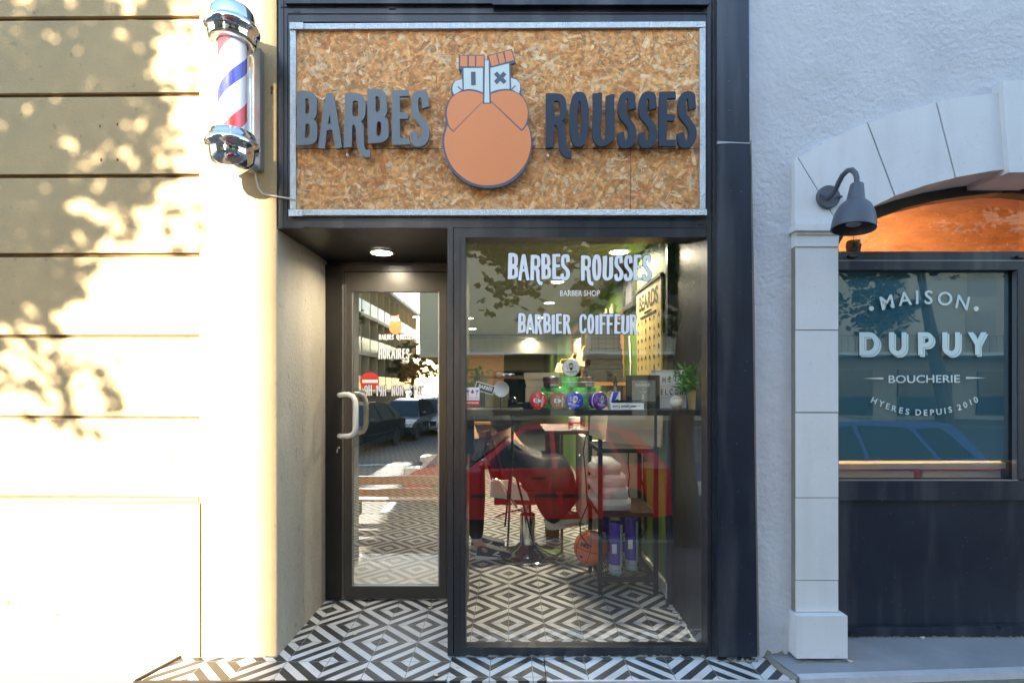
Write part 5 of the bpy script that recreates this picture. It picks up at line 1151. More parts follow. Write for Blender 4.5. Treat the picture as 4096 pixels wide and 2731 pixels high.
a, b_ = PX(2443, .14), PX(2575, .14); q = MB(); q.box(a, b_, .14, .20, zs + .0008, zs + .034); q.build('carton', 'light_box', t_, bevel=.001)
put(ftext('Captain Cook', .020, at(Vector((a + .058, .1385, zs + .017)), ry=R(180)), bold=.0002, squash=.85), 'script_print', 'black', t_)
q = MB(); q.box(b_ - .064, b_ - .040, .1385, .14, zs + .014, zs + .022); q.tube([(b_ - .04, .139, zs + .019), (b_ - .015, .139, zs + .021)], .0012, 5); q.build('razor_print', 'black', t_)
t_ = thing('straight_razor', Vector((PX(2510, .15), .15, zs + .035)), 'black folded straight razor resting on the long pale box', 'razor')
q = MB(); q.box(PX(2457, .15), PX(2512, .15), .15, .175, zs + .036, zs + .049); q.build('handle', 'black_gloss', t_, bevel=.004)
q = MB(); q.box(PX(2512, .15), PX(2564, .15), .152, .17, zs + .038, zs + .050); q.build('blade_guard', 'black', t_, bevel=.004)
t_ = thing('framed_plaque', on(2572, .3), 'black framed grey plaque with engraved writing on the display shelf', 'plaque')
a, b_, z1 = PX(2506, .3), PX(2639, .3), PZ(1500, .3)
q = MB(); fw = .030
q.box(a, a + fw, .3, .32, zs, z1); q.box(b_ - fw*.9, b_, .3, .32, zs, z1); q.box(a + fw, b_ - fw*.9, .3, .32, z1 - .028, z1); q.box(a + fw, b_ - fw*.9, .3, .32, zs, zs + .04); q.build('frame', 'black', t_, bevel=.002)
q = MB(); q.box(a + fw, b_ - fw*.9, .305, .312, zs + .04, z1 - .028); q.build('backing', 'steel_dull', t_)
mx_ = (a + b_) / 2; put(join([ftext('BARBER', .024, at(Vector((mx_, .304, z1 - .055))), bold=.0007), ftext('SHOP', .014, at(Vector((mx_, .304, zs + .09)))), facade([[(mx_ - .006, zs + .05), (mx_ + .006, zs + .05), (mx_ + .006, zs + .078), (mx_ - .006, zs + .078)]], .304, .0005), facade([[(mx_ - .0015, zs + .10), (mx_ + .0015, zs + .10), (mx_ + .0015, z1 - .07), (mx_ - .0015, z1 - .07)]], .304, .0005), facade([[(mx_ - .03, z1 - .04), (mx_, z1 - .034), (mx_ + .03, z1 - .04), (mx_, z1 - .037)]], .304, .0005)]), 'engraving', 'light_box', t_)
t_ = thing('clear_box', Vector((mx_, .27, zs)), 'small clear acrylic case standing in front of the framed plaque', 'case'); q = MB(); q.box(a + fw*.8, b_ - fw, .27, .29, zs + .03, z1 - .03); q.build('shell', 'glass_clear', t_)
q = MB(); q.box(a + fw*.7, b_ - fw*.9, .262, .292, zs + .001, zs + .0295); q.build('stand', 'black_gloss', t_, bevel=.003)
t_ = thing('light_box_sign', on(2700, .36), 'white cinema light box with black movable letters behind the plant', 'sign')
a, b_ = PX(2612, .36), PX(2815, .36); z1 = PZ(1484, .36); q = MB(); q.box(a, b_, .36, .40, zs, z1); q.build('case', 'light_box', t_, bevel=.003)
q = MB()
for py_2 in (1546, 1592): q.box(a, b_, .355, .36, PZ(py_2, .36), PZ(py_2 - 4, .36))
q.box(a - .004, b_, .35, .40, z1, z1 + .006); q.build('rail', 'white_paint', t_)
L = []
for ch, px, py_2 in (('H', 2656, 1520), ('E', 2678, 1518), ('E', 2648, 1569), ('L', 2665, 1569), ('C', 2684, 1568), ('O', 2706, 1568), ('M', 2726, 1568), ('E', 2744, 1567)):
    L.append(ftext(ch, .046, at(P(px, py_2, .352)), bold=.0005, squash=.62))
put(join(L), 'movable_letters', 'black', t_)
t_ = thing('baseball', on(2706, .2), 'white baseball with red stitching between plaque and gold pot', 'ball'); c = P(2706, 1617, .2); c.z = zs + .0365
q = MB(); prof = [(.036*math.sin(math.pi*k/16), -.036*math.cos(math.pi*k/16)) for k in range(17)]; q.lathe(prof, Matrix.Translation(c), 32); q.build('cover', 'baseball', t_, smooth='all')
q = MB()
for sgn in (1, -1):
    pts = [c + Vector((.0365*math.sin(a)*math.cos(.55), -.0365*math.cos(a)*math.cos(.55 + .25*math.cos(a*1.0)), sgn*.0365*math.sin(.62 + .15*abs(a)))).normalized()*0 + Vector((c.x + .034*math.sin(a)*.86, c.y - .034*math.cos(a)*.80, c.z + sgn*(.019 + .010*(1 - math.cos(a))))) - c for a in [R(d) for d in range(-60, 61, 8)]]
    pts = [c + (p_ - c).normalized() * .0363 for p_ in pts]
    for p_ in pts: q.tube([p_ + Vector((-.002, 0, -.003)), p_ + Vector((.002, -.0005, .003))], .0007, 4)
    q.tube(pts, .0006, 4)
q.build('stitching', 'red', t_)
t_ = thing('potted_plant', on(2786, .22), 'leafy green plant in a shiny gold pot at the right end of the shelf', 'plant'); c = on(2786, .20)
q = MB(); q.lathe([(0, .001), (.040, .001), (.041, .004), (.050, .098), (.0515, .100), (.049, .102), (.046, .096), (0, .09)], Matrix.Translation(c), 40); q.build('pot', 'gold', t_, smooth=True)
q = MB(); st_ = MB(); rnd = random.Random(4)
for i in range(110):
    a = rnd.uniform(0, 6.28); el = rnd.uniform(.15, 1.5); L_ = rnd.uniform(.06, .165); d = Vector((math.cos(a)*math.cos(el)*.95, math.sin(a)*math.cos(el)*.6, math.sin(el)))
    base = c + Vector((rnd.uniform(-.025, .025), rnd.uniform(-.025, .025), .09)); tip = base + d * L_
    if tip.x > .955: tip.x = .955
    if tip.y < .06: tip.y = .06
    st_.tube([base, tip], .0012, 4)
    for k in range(13):
        p_ = base.lerp(tip, .35 + .65 * k / 12); dd = (d * .8 + Vector((rnd.gauss(0, .8), rnd.gauss(0, .6), rnd.gauss(0, .45)))).normalized(); ll = rnd.uniform(.022, .042); sd = dd.cross(Vector((rnd.gauss(0, 1), rnd.gauss(0, 1), rnd.gauss(0, 1)))).normalized() * ll * .15
        e_ = p_ + dd*ll
        if e_.y < .045: continue
        q.quad(p_, p_ + dd*ll*.45 + sd, e_, p_ + dd*ll*.45 - sd)
q.build('leaves', 'leaf_plant', t_); st_.build('stems', 'leaf_plant', t_)
# left end: plant, bowl, shaving brushes, camera mount
t_ = thing('artificial_fern', on(1885, .3), 'pale green leafy spray behind the stickers at the left window edge', 'plant'); q = MB(); rnd = random.Random(9)
for i in range(16):
    b0 = P(1868 + rnd.uniform(-15, 10), 1600, .33); tp_ = P(rnd.uniform(1862, 1960), rnd.uniform(1470, 1570), .33)
    q.tube([b0, tp_], .0012, 4)
    for k in range(12):
        p_ = b0.lerp(tp_, k/11); dd = Vector((rnd.gauss(.3, .8), rnd.gauss(0, .4), rnd.gauss(.1, .5))).normalized(); ll = rnd.uniform(.025, .05); sd = dd.cross(Vector((0, 1, .3))).normalized()*ll*.16
        q.quad(p_, p_ + dd*ll*.5 + sd, p_ + dd*ll, p_ + dd*ll*.5 - sd)
q.build('leaves', 'leaf_plant', t_)
t_ = thing('shaving_bowl', on(2005, .2), 'cream shaving bowl turned towards the street beside the small black card', 'bowl'); c = P(2005, 1556, .2)
q = MB(); q.lathe([(.042, .0), (.0395, 0), (.034, -.012), (.015, -.020), (0, -.022)], Matrix.Translation(c) @ FACE, 32); q.lathe([(.042, .0), (.036, -.018), (.016, -.027), (0, -.028)], Matrix.Translation(c) @ FACE, 32); q.build('bowl', 'white_gloss', t_, smooth='all')
q = MB(); q.tube([c + Vector((0, .03, -.01)), Vector((c.x, c.y + .03, zs))], .006, 8); q.build('stand', 'chrome', t_)
t_ = thing('shaving_brush', P(2022, 1500, .25), 'shaving brush with glossy handle lying above the cream bowl', 'brush')
q = MB(); Tm = Matrix.Translation(P(1985, 1498, .25)) @ Matrix.Rotation(R(90), 4, 'Y'); q.lathe([(0, 0), (.011, .002), (.015, .012), (.010, .04)], Tm, 18); q.build('bristles', 'kraft', t_, smooth=True)
q = MB(); q.lathe([(.011, .04), (.012, .055), (.007, .065), (.010, .08), (.011, .09), (.007, .098), (0, .10)], Tm, 18); q.build('handle', 'chrome', t_, smooth=True)
q = MB(); q.box(PX(1975, .25), PX(2075, .25), .26, .262, PZ(1650, .25), PZ(1480, .25)); q.build('acrylic_back', 'glass_clear', t_)
t_ = thing('camera_mount', P(2048, 1640, .5), 'black camera head on a tall tripod standing inside behind the shelf', 'tripod')
Yt = 1.15
q = MB(); q.pbox(2030, 1612, 2090, 1636, .5, .56); q.build('clamp', 'black', t_, bevel=.006)
q = MB(); c = P(2052, 1606, .5); q.lathe([(0, -.03), (.022, -.026), (.03, 0), (.022, .02), (0, .024)], Matrix.Translation(c) @ Matrix.Rotation(R(70), 4, 'Y'), 20); q.build('head', 'black_gloss', t_, smooth='all')
q = MB(); q.tube([P(2048, 1640, .5), P(2050, 1700, .5), P(2048, 1815, .5)], .0085, 10); q.tube([P(2048, 1815, .5), P(2048, 1835, .5)], .012, 10); q.build('pole', 'black', t_)
for b_ in ((2020, 2105, .45), (2135, 2180, .62), (2030, 2200, .20)):
    q = MB(); q.tube([P(2047, 1833, .5), P(b_[0], b_[1], b_[2])], [.008, .005], 8); q.build('leg', 'black', t_)
t_ = thing('round_brush', P(2112, 1625, .3), 'small round dark bristle brush left of the red jar', 'brush'); c = P(2112, 1626, .3)
q = MB(); q.lathe([(0, -.03), (.022, -.03), (.028, -.01), (.03, .012), (.02, .024), (0, .026)], Matrix.Translation(c) @ Matrix.Rotation(R(-15), 4, 'Y'), 22); q.build('bristles', 'towel_dark', t_, smooth=True)

# rack
Yr0, Yr1, xr0, xr1 = .78, 1.25, PX(2394, .78), PX(2636, .78)
t_ = thing('metal_rack', ((xr0 + xr1)/2, 1.0, 0), 'black metal rack of four posts and three shelves under the display shelf', 'rack')
for x in (xr0, xr1 - .03):
    for y in (Yr0, Yr1 - .03):
        q = MB(); q.box(x, x + .026, y, y + .026, .001, zs - .03); q.build('post', 'black', t_, bevel=.002)
for z in (.112, .529, .94):
    q = MB(); q.box(xr0 + .027, xr1 - .031, Yr0, Yr0 + .02, z - .028, z); q.box(xr0 + .027, xr1 - .031, Yr1 - .024, Yr1 - .006, z - .028, z); q.box(xr0 + .002, xr0 + .022, Yr0 + .027, Yr1 - .031, z - .028, z); q.box(xr1 - .026, xr1 - .006, Yr0 + .027, Yr1 - .031, z - .028, z)
    for k in range(22): x = xr0 + .024 + k*(xr1 - xr0 - .06)/21; q.box(x, x + .008, Yr0 + .021, Yr1 - .025, z - .010, z - .004)
    q.build('shelf', 'wood_dark' if z == .529 else 'metal_dark', t_)
# white towels (rolled)
tw = [(2518, 2018, 1988, 'bottom', 0), (2492, 1955, 0, 'third', 0), (2478, 1900, 0, 'second', 0), (2462, 1850, 0, 'top', 0)]
labs = ['widest rolled white towel at the bottom of the white pile', 'rolled white towel second from the bottom of the white pile', 'rolled white towel second from the top of the white pile', 'smallest rolled white towel at the top of the white pile']
for i in range(4):
    x0 = xr0 + .005 + i*.002; x1 = PX([2520, 2508, 2500, 2478][i], .85); z = .531 + i * .0775; hh = .076
    o = thing('white_towel', ((x0 + x1)/2, 1.0, z), labs[i], 'towel', 'rolled white towels')
    q = MB(); q.box(x0, x1, .82, 1.18, z + .001, z + hh); q.build('rolled_cloth', 'towel_white', o, bevel=.034, seg=5, smooth='all')
    q = MB(); q.tube([(x0 + .02, .8195, z + hh*.5), (x1 - .03, .819, z + hh*.42), (x1 - .012, .822, z + hh*.6)], .0025, 6); q.build('hem', 'towel_white', o)
for i in range(3):
    x0 = xr0 - .05; o = thing('white_towel', (x0, 1.0, .56 + i*.1), ['crumpled white towel at the left side of the pile, lowest', 'crumpled white towel at the left side of the pile, middle', 'crumpled white towel at the left side of the pile, uppermost'][i], 'towel', 'rolled white towels')
    rnd = random.Random(i); q = MB(); q.lathe([(0, -.17), (.03, -.16), (.048, -.1), (.05, .1), (.03, .16), (0, .17)], Matrix.Translation((xr0 + .03, 1.03, .585 + i*.09)) @ Matrix.Rotation(R(90), 4, 'X'), 18)
    for v in q.bm.verts: v.co += Vector((rnd.gauss(0, .005), rnd.gauss(0, .004), rnd.gauss(0, .004)))
    q.build('crumpled_cloth', 'towel_white', o, smooth='all')
# basketball
c = P(2352, 0, 1.02); c.z = .112 + .12; c.x = PX(2368, .98)
t_ = thing('basketball', (c.x, c.y, .112), 'orange basketball sitting on the lowest shelf of the rack', 'ball')
r = .118; q = MB(); q.lathe([(r*math.sin(math.pi*k/20), -r*math.cos(math.pi*k/20)) for k in range(21)], Matrix.Translation(c), 40); q.build('cover', 'basket', t_, smooth='all')
q = MB(); rot = Matrix.Rotation(R(12), 3, 'Y') @ Matrix.Rotation(R(25), 3, 'Z')
def great(f_): return [c + rot @ (f_(2*math.pi*k/48).normalized() * (r + .0005)) for k in range(49)]
q.tube(great(lambda a: Vector((math.cos(a), math.sin(a), 0))), .0022, 5); q.tube(great(lambda a: Vector((math.cos(a), 0, math.sin(a)))), .0022, 5)
for s in (1, -1): q.tube(great(lambda a: Vector((s*(.35 + .35*abs(math.cos(a))), .9*math.cos(a), math.sin(a)))), .0022, 5)
q.build('seam', 'black', t_)
put(ftext('NG', .04, at(c + Vector((-.055, -.098, .045)), rz=R(-28), ry=R(-12)), bold=.0015), 'ball_print', 'black', t_)
q = MB(); pz = c + Vector((-.078, -.082, -.03)); q.box(-.014, .014, -.001, .001, -.012, .012); q.build('blue_mark', 'jar_blue', t_, xf=Matrix.Translation(pz) @ Matrix.Rotation(R(-42), 4, 'Z') @ Matrix.Rotation(R(-30), 4, 'Y'))
# purple rolls
def roll(px, Y, pybot, h_, label, r=.044):
    x = PX(px, Y); z = .113; t_ = thing('neck_strip_roll', (x, Y, z), label, 'roll', 'purple wrapped paper rolls')
    q = MB(); q.lathe([(r, .012), (r*1.0, h_*.30)], Matrix.Translation((x, Y, z)), 28); q.lathe([(r, .012), (r, .0), (0, 0)], Matrix.Translation((x, Y, z)), 28); q.build('teal_base', 'teal_band', t_, smooth=True)
    q = MB(); q.lathe([(r*1.01, .014), (r*1.01, .06)], Matrix.Translation((x, Y, z)), 28); q.build('label_band', 'grey_print', t_, smooth=True)
    q = MB(); pr = []
    for k in range(5):
        z0 = .06 + (h_ - .06) * k/5; z1 = .06 + (h_ - .06) * (k+1)/5; pr += [(r*.985, z0), (r*1.005, z0 + .004), (r*1.005, z1 - .004), (r*.985, z1)]
    q.lathe(pr + [(r*.4, h_), (r*.4, h_ - .02), (0, h_ - .02)], Matrix.Translation((x, Y, z)), 28); q.build('wrapped_rolls', 'purple_wrap', t_, smooth=True)
    q = MB()
    for a0, a1, m_ in ((-62, -20, 0),):
        for k in range(6):
            a, b = R(a0 + (a1-a0)*k/6), R(a0 + (a1-a0)*(k+1)/6); rr_ = r*1.02
            q._f([q.bm.verts.new((x + rr_*math.cos(v), Y + rr_*math.sin(v), z + zz)) for v, zz in ((a, .05), (b, .05), (b, h_ - .012), (a, h_ - .012))])
    q.build('side_label', 'grey_print', t_)
    q = MB()
    for k in range(9): a = R(-40); q.box(x + r*1.03*math.cos(a) - .004, x + r*1.03*math.cos(a) + .004, Y + r*1.03*math.sin(a) - .001, Y + r*1.03*math.sin(a), z + .09 + k*.022, z + .094 + k*.022 )
    q.box(x + r*.8 - .005, x + r*.8 + .004, Y - r*.7, Y - r*.68, z + .02, z + .045); q.build('small_print', 'black', t_)
    q = MB(); q.box(x - r*.75, x - r*.05, Y - r*1.03, Y - r*.99, z + h_*.42, z + h_*.60); q.build('emblem', 'light_box', t_, bevel=.003)
    put(ftext('100 STRIPS', .0095, at(Vector((x, Y - r*1.05, z + .03)))), 'print', 'black', t_)
roll(2463, .87, 2295, .335, 'front left purple roll with the grey label on the bottom shelf')
roll(2526, .97, 2278, .335, 'front right purple roll with the grey label on the bottom shelf')
roll(2505, 1.14, 0, .335, 'purple roll half hidden behind the front right roll')
roll(2420, 1.17, 0, .335, 'purple roll behind the basketball at the back of the shelf')
# boards leaning under the display shelf
for pts, Y, lb, m_ in (([(2437, 1662), (2617, 1660), (2617, 1784), (2424, 1768)], .62, 'large cream board leaning under the display shelf', 'board_cream'), ([(2362, 1664), (2432, 1662), (2422, 1764), (2357, 1738)], .70, 'narrow cream board left of the large leaning board', 'board_cream'), ([(2631, 1660), (2653, 1660), (2643, 1788), (2630, 1786)], .66, 'thin white strip of board beside the right rack post', 'white_paint')):
    t_ = thing('leaning_board', P(pts[2][0] - 60, pts[2][1], Y), lb, 'board'); q = MB(); q.pprism(pts, Y, Y + .008); q.build('panel', m_, t_)
# small cupboard behind the rack with ribbed door
t_ = thing('white_cupboard', (.8, 1.5, .29), 'white cupboard behind the rack with an open ribbed door and round knob', 'cupboard')
Yc = 1.34
q = MB(); q.box(PX(2367, Yc), PX(2572, Yc), Yc, Yc + .4, PZ(2116, Yc), PZ(1780, Yc)); q.build('body', 'white_paint', t_, bevel=.003)
q = MB()
for k in range(5):
    xx = PX(2326, Yc) + k * .0085; q.box(xx, xx + .007, Yc - .02 + k*.01, Yc + .35, PZ(2080 + k*6, Yc), PZ(1745, Yc))
q.build('ribbed_door', 'white_paint', t_)
q = MB(); c = P(2312, 1821, Yc); q.lathe([(0, .03), (.014, .026), (.016, .015), (.006, .006), (.006, 0)], Matrix.Translation(c + Vector((.03, 0, 0))) @ Matrix.Rotation(R(-90), 4, 'Y'), 16); q.build('knob', 'chrome', t_, smooth=True)
# cables
cl = [([(2376, 1800, 1.2), (2400, 1960, 1.2)], 0)]
for pts, lb in (([(2395, 1730, .76), (2345, 1740, .77), (2333, 1800, .77), (2342, 1900, .77), (2350, 2020, .77), (2320, 2090, .8), (2322, 2140, .8), (2352, 2178, .85), (2365, 2184, .9)], 'black cable looping down the left side of the rack'),
                ([(2515, 1800, 1.22), (2512, 1850, 1.22), (2518, 1900, 1.22), (2512, 1950, 1.22), (2518, 1990, 1.22)], 'black cable hanging in front of the white cupboard'),
                ([(2558, 1800, 1.22), (2562, 1900, 1.22), (2580, 1980, 1.22), (2584, 2030, 1.22), (2582, 2110, 1.22), (2568, 2150, 1.22), (2555, 2140, 1.22)], 'black cable along the green wall behind the rack'),
                ([(2395, 1795, 1.2), (2375, 1880, 1.2), (2362, 1950, 1.2)], 'short black cable beside the white towels')):
    t_ = thing('power_cable', P(*pts[-1]), lb, 'cable'); q = MB(); q.tube([P(*p_) for p_ in pts], .0042, 6); q.build('cable', 'black', t_, smooth=True)

# counter at the back with coffee cup
t_ = thing('side_counter', (.32, 2.2, 0), 'red brown counter behind the display shelf with a coffee cup on it', 'counter')
zc = PZ(1722, 1.55)
q = MB(); q.box(PX(2180, 1.55), PX(2372, 1.55), 1.55, 2.3, zc - .03, zc); q.build('top', 'wood_dark', t_, bevel=.004)
q = MB(); q.box(PX(2182, 2.2), PX(2190, 2.2) + .1, 2.1, 2.28, 0, zc - .03); q.box(PX(2245, 1.56), PX(2255, 1.56), 1.6, 1.63, 0.0, zc - .03); q.build('support', 'wood', t_)
t_ = thing('coffee_cup', P(2307, 1706, 1.62), 'small white coffee cup and saucer on the red brown counter', 'cup'); c = P(2307, 1706, 1.62); c.z = zc
q = MB(); q.lathe([(0, .006), (.016, .006), (.022, .012), (.030, .045), (.028, .045), (.02, .012), (0, .010)], Matrix.Translation(c), 24); q.build('cup', 'white_gloss', t_, smooth=True)
q = MB(); q.lathe([(0, .001), (.03, .001), (.055, .006), (.053, .009), (.03, .005), (0, .005)], Matrix.Translation(c), 24); q.build('saucer', 'white_gloss', t_, smooth=True)
t_ = thing('storage_tin', P(2300, 1690, 1.9), 'white and red storage tin behind the coffee cup', 'tin'); c = P(2297, 1690, 1.85); c.z = zc
q = MB(); q.lathe([(0, 0.001), (.05, 0.001), (.05, .09), (0, .09)], Matrix.Translation(c), 24); q.build('tin', 'light_box', t_, smooth=True)
q = MB(); q.lathe([(.0505, .02), (.0505, .05)], Matrix.Translation(c), 24); q.build('red_label', 'red', t_, smooth=True)

# waiting area at the far left: wooden panel, white shelves, armchair
t_ = thing('wooden_cabinet', (-1.0, 6.5, 0), 'orange brown wooden cabinet seen at the left of the window', 'cabinet')
q = MB(); q.box(-2.2, -.15, 8.0, 8.4, 1.36, 2.0); q.build('upper_panel', 'wood', t_, bevel=.01)
q = MB(); q.box(-.62, -.08, 6.0, 6.3, .0, .72); q.build('lower_carcass', 'wood_dark', t_, bevel=.01)
q = MB(); q.box(-.64, -.06, 5.97, 6.32, .72, .75); q.box(-.64, -.06, 5.97, 6.0, .55, .58); q.box(-.64, -.06, 5.97, 6.0, .40, .43); q.build('board', 'wood', t_)
t_ = thing('white_wall_panel', (-.3, 10, .8), 'pale lit wall panel at the back of the barber shop', 'panel'); q = MB(); q.box(-.62, -.05, 10, 10.1, .85, 1.33); q.build('panel', 'cream_wall', t_)
t_ = thing('wall_shelf', (-.3, 7, 1.3), 'long dark wooden wall shelf crossing the back of the shop', 'shelf'); q = MB(); q.box(-2.4, .55, 6.6, 6.9, 1.47, 1.52); q.build('board', 'wood_dark', t_)

# barber chair
cx_, cy_ = P(2110, 0, 1.62).x, 1.62
t_ = thing('barber_chair', (cx_, cy_, 0), 'chrome and white barber chair with round base and ribbed footrest', 'barber chair')
q = MB(); q.lathe([(0, .0), (.27, .001), (.285, .006), (.28, .014), (.2, .032), (.10, .06), (.075, .085), (0, .09)], Matrix.Translation((cx_, cy_, .002)), 56); q.build('base', 'chrome', t_, smooth='all')
q = MB(); q.lathe([(.062, .07), (.062, .32), (.052, .33), (.052, .33), (.03, .34), (.03, .44)], Matrix.Translation((cx_, cy_, 0)), 32); q.build('column', 'chrome', t_, smooth=True)
pc = lambda x, y, Y=1.4: P(x, y, Y)
q = MB(); q.pprism([(1962, 1925), (2040, 1920), (2082, 1948), (2108, 1975), (2118, 2000), (2060, 1998), (1960, 1988)], 1.36, 1.40); q.pprism([(1962, 1925), (2040, 1920), (2082, 1948), (2108, 1975), (2118, 2000), (2060, 1998), (1960, 1988)], 1.86, 1.90); q.build('side_panel', 'white_gloss', t_, bevel=.008, seg=3)
q = MB(); q.box(cx_ - .26, cx_ + .26, 1.41, 1.85, .44, .54); q.build('seat', 'leather_red', t_, bevel=.03, seg=3)
q = MB(); a0 = Vector((cx_ - .24, 0, .52)); q.tube([(cx_ - .22, 1.63, .50), (cx_ - .34, 1.63, .98)], [.05, .045], 8); q.pprism([(2010,1925),(1975,1740),(1998,1730),(2050,1925)],1.45,1.81)
q.build('backrest', 'leather_red', t_, bevel=.02)
for Y in (1.34, 1.90):
    q = MB(); q.tube([P(1968, 1914, 1.34) + Vector((0, Y - 1.34, 0)), P(2002, 1923, 1.34) + Vector((0, Y - 1.34, 0)), P(2032, 1980, 1.34) + Vector((0, Y - 1.34, 0)), P(2066, 2030, 1.34) + Vector((0, Y - 1.34, 0))], .0135, 10); q.build('armrest', 'chrome', t_, smooth=True)
q = MB(); q.tube([P(2088, 2037, 1.5), P(2040, 2046, 1.45), P(1995, 2062, 1.42), P(1975, 2078, 1.42)], .009, 8); q.lathe([(0, 0), (.016, 0), (.016, .02), (0, .02)], Matrix.Translation(P(2088, 2037, 1.5)) @ FACE, 14); q.build('pump_lever', 'chrome', t_, smooth=True)
q = MB(); q.pprism([(2175, 2080), (2205, 2078), (2215, 2098), (2350, 2078), (2352, 2094), (2215, 2120), (2190, 2118)], 1.50, 1.53); q.pprism([(2175, 2080), (2205, 2078), (2215, 2098), (2350, 2078), (2352, 2094), (2215, 2120), (2190, 2118)], 1.76, 1.79)
for k in range(10): f0 = P(2232 + k*12, 2092 - k*1.8, 1.53); q.box(f0.x, f0.x + .012, 1.53, 1.76, f0.z - .004, f0.z + .010)
q.build('footrest', 'silver', t_)
q = MB(); q.tube([(cx_ + .15, 1.64, .46), P(2185, 2085, 1.64)], .02, 8); q.build('footrest_arm', 'silver', t_)

# client under the cape, seated and leaning back
def J(px, py, Y, r, r2=None): p_ = P(px, py, Y); return (p_.x, p_.y, p_.z, r, r2 or r)
t_ = thing('person', (cx_, 1.62, .25), 'seated client in the barber chair under a long dark cape with brown shoes', 'person')
nodes = [J(2095, 1925, 1.63, .13, .15), J(2065, 1850, 1.63, .12, .14), J(2040, 1785, 1.63, .10, .13), J(2028, 1740, 1.63, .055), J(2015, 1700, 1.63, .085, .075), J(2008, 1672, 1.63, .07, .065),
 J(2175, 1870, 1.55, .085), J(2250, 1850, 1.53, .065), J(2240, 1960, 1.54, .055), J(2228, 2045, 1.54, .038), J(2300, 2062, 1.54, .035),
 J(2175, 1870, 1.71, .085), J(2250, 1850, 1.73, .065), J(2240, 1960, 1.72, .055), J(2232, 2040, 1.72, .038), J(2300, 2058, 1.72, .035),
 J(2045, 1800, 1.54, .045), J(2085, 1880, 1.53, .038), J(2150, 1890, 1.56, .028), J(2045, 1800, 1.72, .045), J(2085, 1880, 1.73, .038), J(2150, 1890, 1.70, .028)]
edges = [(0,1),(1,2),(2,3),(3,4),(4,5),(0,6),(6,7),(7,8),(8,9),(9,10),(0,11),(11,12),(12,13),(13,14),(14,15),(2,16),(16,17),(17,18),(2,19),(19,20),(20,21)]
skin('body', nodes, edges, 'skin', t_)
q = MB(); c = P(2008, 1682, 1.63); q.lathe([(.0, .10), (.06, .085), (.088, .04), (.092, -.02), (.07, -.07), (0, -.08)], Matrix.Translation(c) @ Matrix.Rotation(R(-25), 4, 'Y'), 22); q.build('hair', 'hair', t_, smooth='all')
sil = [(2014, 1742), (2045, 1742), (2095, 1785), (2150, 1812), (2205, 1812), (2245, 1808), (2275, 1850), (2292, 1900), (2306, 1960), (2300, 2000), (2262, 2040), (2235, 2072), (2200, 2082), (2165, 2050), (2140, 2000), (2118, 1950), (2070, 1905), (2030, 1880), (1998, 1850), (1995, 1790)]
q = MB(); bm = q.bm; cs = Vector((PX(2150, 1.6), 0, PZ(1920, 1.6))); rings = []; rnd = random.Random(8); pts0 = ease(sil, 2, 80)
for k in range(15):
    v = -1 + 2*k/14; s = (1 - abs(v)**3.2)**.45 if abs(v) < 1 else .25; s = .88 + .12*s; y = 1.63 + v*.22
    rings.append([bm.verts.new((cs.x + (PX(x, 1.6) - cs.x)*(s + .018*math.sin(x*.13 + k*1.9)), y + .012*math.sin(x*.09), cs.z + (PZ(z, 1.6) - cs.z)*(s + .012*math.sin(z*.11 + k*2.3)))) for x, z in pts0])
for a, b in zip(rings, rings[1:]):
    n_ = len(a)
    for i in range(n_): q._f([a[i], a[(i+1) % n_], b[(i+1) % n_], b[i]])
q._f(rings[0]); q._f(rings[-1][::-1]); q.build('cape', 'cape', t_, smooth='all')
for k, Y in enumerate((1.54, 1.72)):
    o_pts = [(2212, 2058), (2215, 2035), (2232, 2018), (2258, 2030), (2290, 2052), (2328, 2058), (2342, 2072), (2340, 2084), (2214, 2090)]
    q = MB(); q.pprism(ease(o_pts, 1, 70), Y - .045, Y + .045); q.build('shoe', 'shoe_brown', t_, bevel=.015, seg=3, smooth=True)
    q = MB(); q.pprism([(2210, 2078), (2342, 2074), (2343, 2088), (2212, 2096)], Y - .049, Y + .049); q.build('shoe_sole', 'sole', t_, bevel=.006)
    q = MB()
    for j_ in range(4): p_ = P(2240 + j_*12, 2022 + j_*8, Y - .05); q.tube([p_, p_ + Vector((.02, -.004, -.02))], .0035, 5)
    q.build('shoe_lace', 'sole', t_)
# barber standing at the left
t_ = thing('person', (-.25, 1.56, 0), 'standing barber with dark trousers and navy trainers beside the chair', 'person')
nodes = [(-.40, 1.62, .92, .12, .13), (-.46, 1.62, 1.18, .11, .13), (-.50, 1.62, 1.42, .10, .16), (-.50, 1.62, 1.50, .05), (-.50, 1.62, 1.62, .08, .08), (-.50, 1.62, 1.72, .06),
 (-.30, 1.54, .80, .085), (-.27, 1.53, .50, .060), (-.275, 1.53, .12, .042), (-.17, 1.50, .05, .035),
 (-.36, 1.72, .80, .085), (-.31, 1.75, .50, .060), (-.33, 1.80, .12, .042), (-.24, 1.82, .05, .035),
 (-.52, 1.44, 1.40, .05), (-.52, 1.38, 1.15, .042), (-.47, 1.45, .98, .03), (-.52, 1.80, 1.40, .05), (-.52, 1.84, 1.15, .042), (-.45, 1.8, .98, .03)]
edges = [(0,1),(1,2),(2,3),(3,4),(4,5),(0,6),(6,7),(7,8),(8,9),(0,10),(10,11),(11,12),(12,13),(2,14),(14,15),(15,16),(2,17),(17,18),(18,19)]
skin('body', nodes, edges, 'skin', t_)
tn = [(-.40, 1.62, .95, .135, .145), (-.30, 1.54, .80, .098), (-.27, 1.53, .50, .073), (-.275, 1.53, .13, .058), (-.36, 1.72, .80, .098), (-.31, 1.75, .50, .073), (-.33, 1.80, .13, .058)]
skin('trousers', tn, [(0,1),(1,2),(2,3),(0,4),(4,5),(5,6)], 'denim', t_)
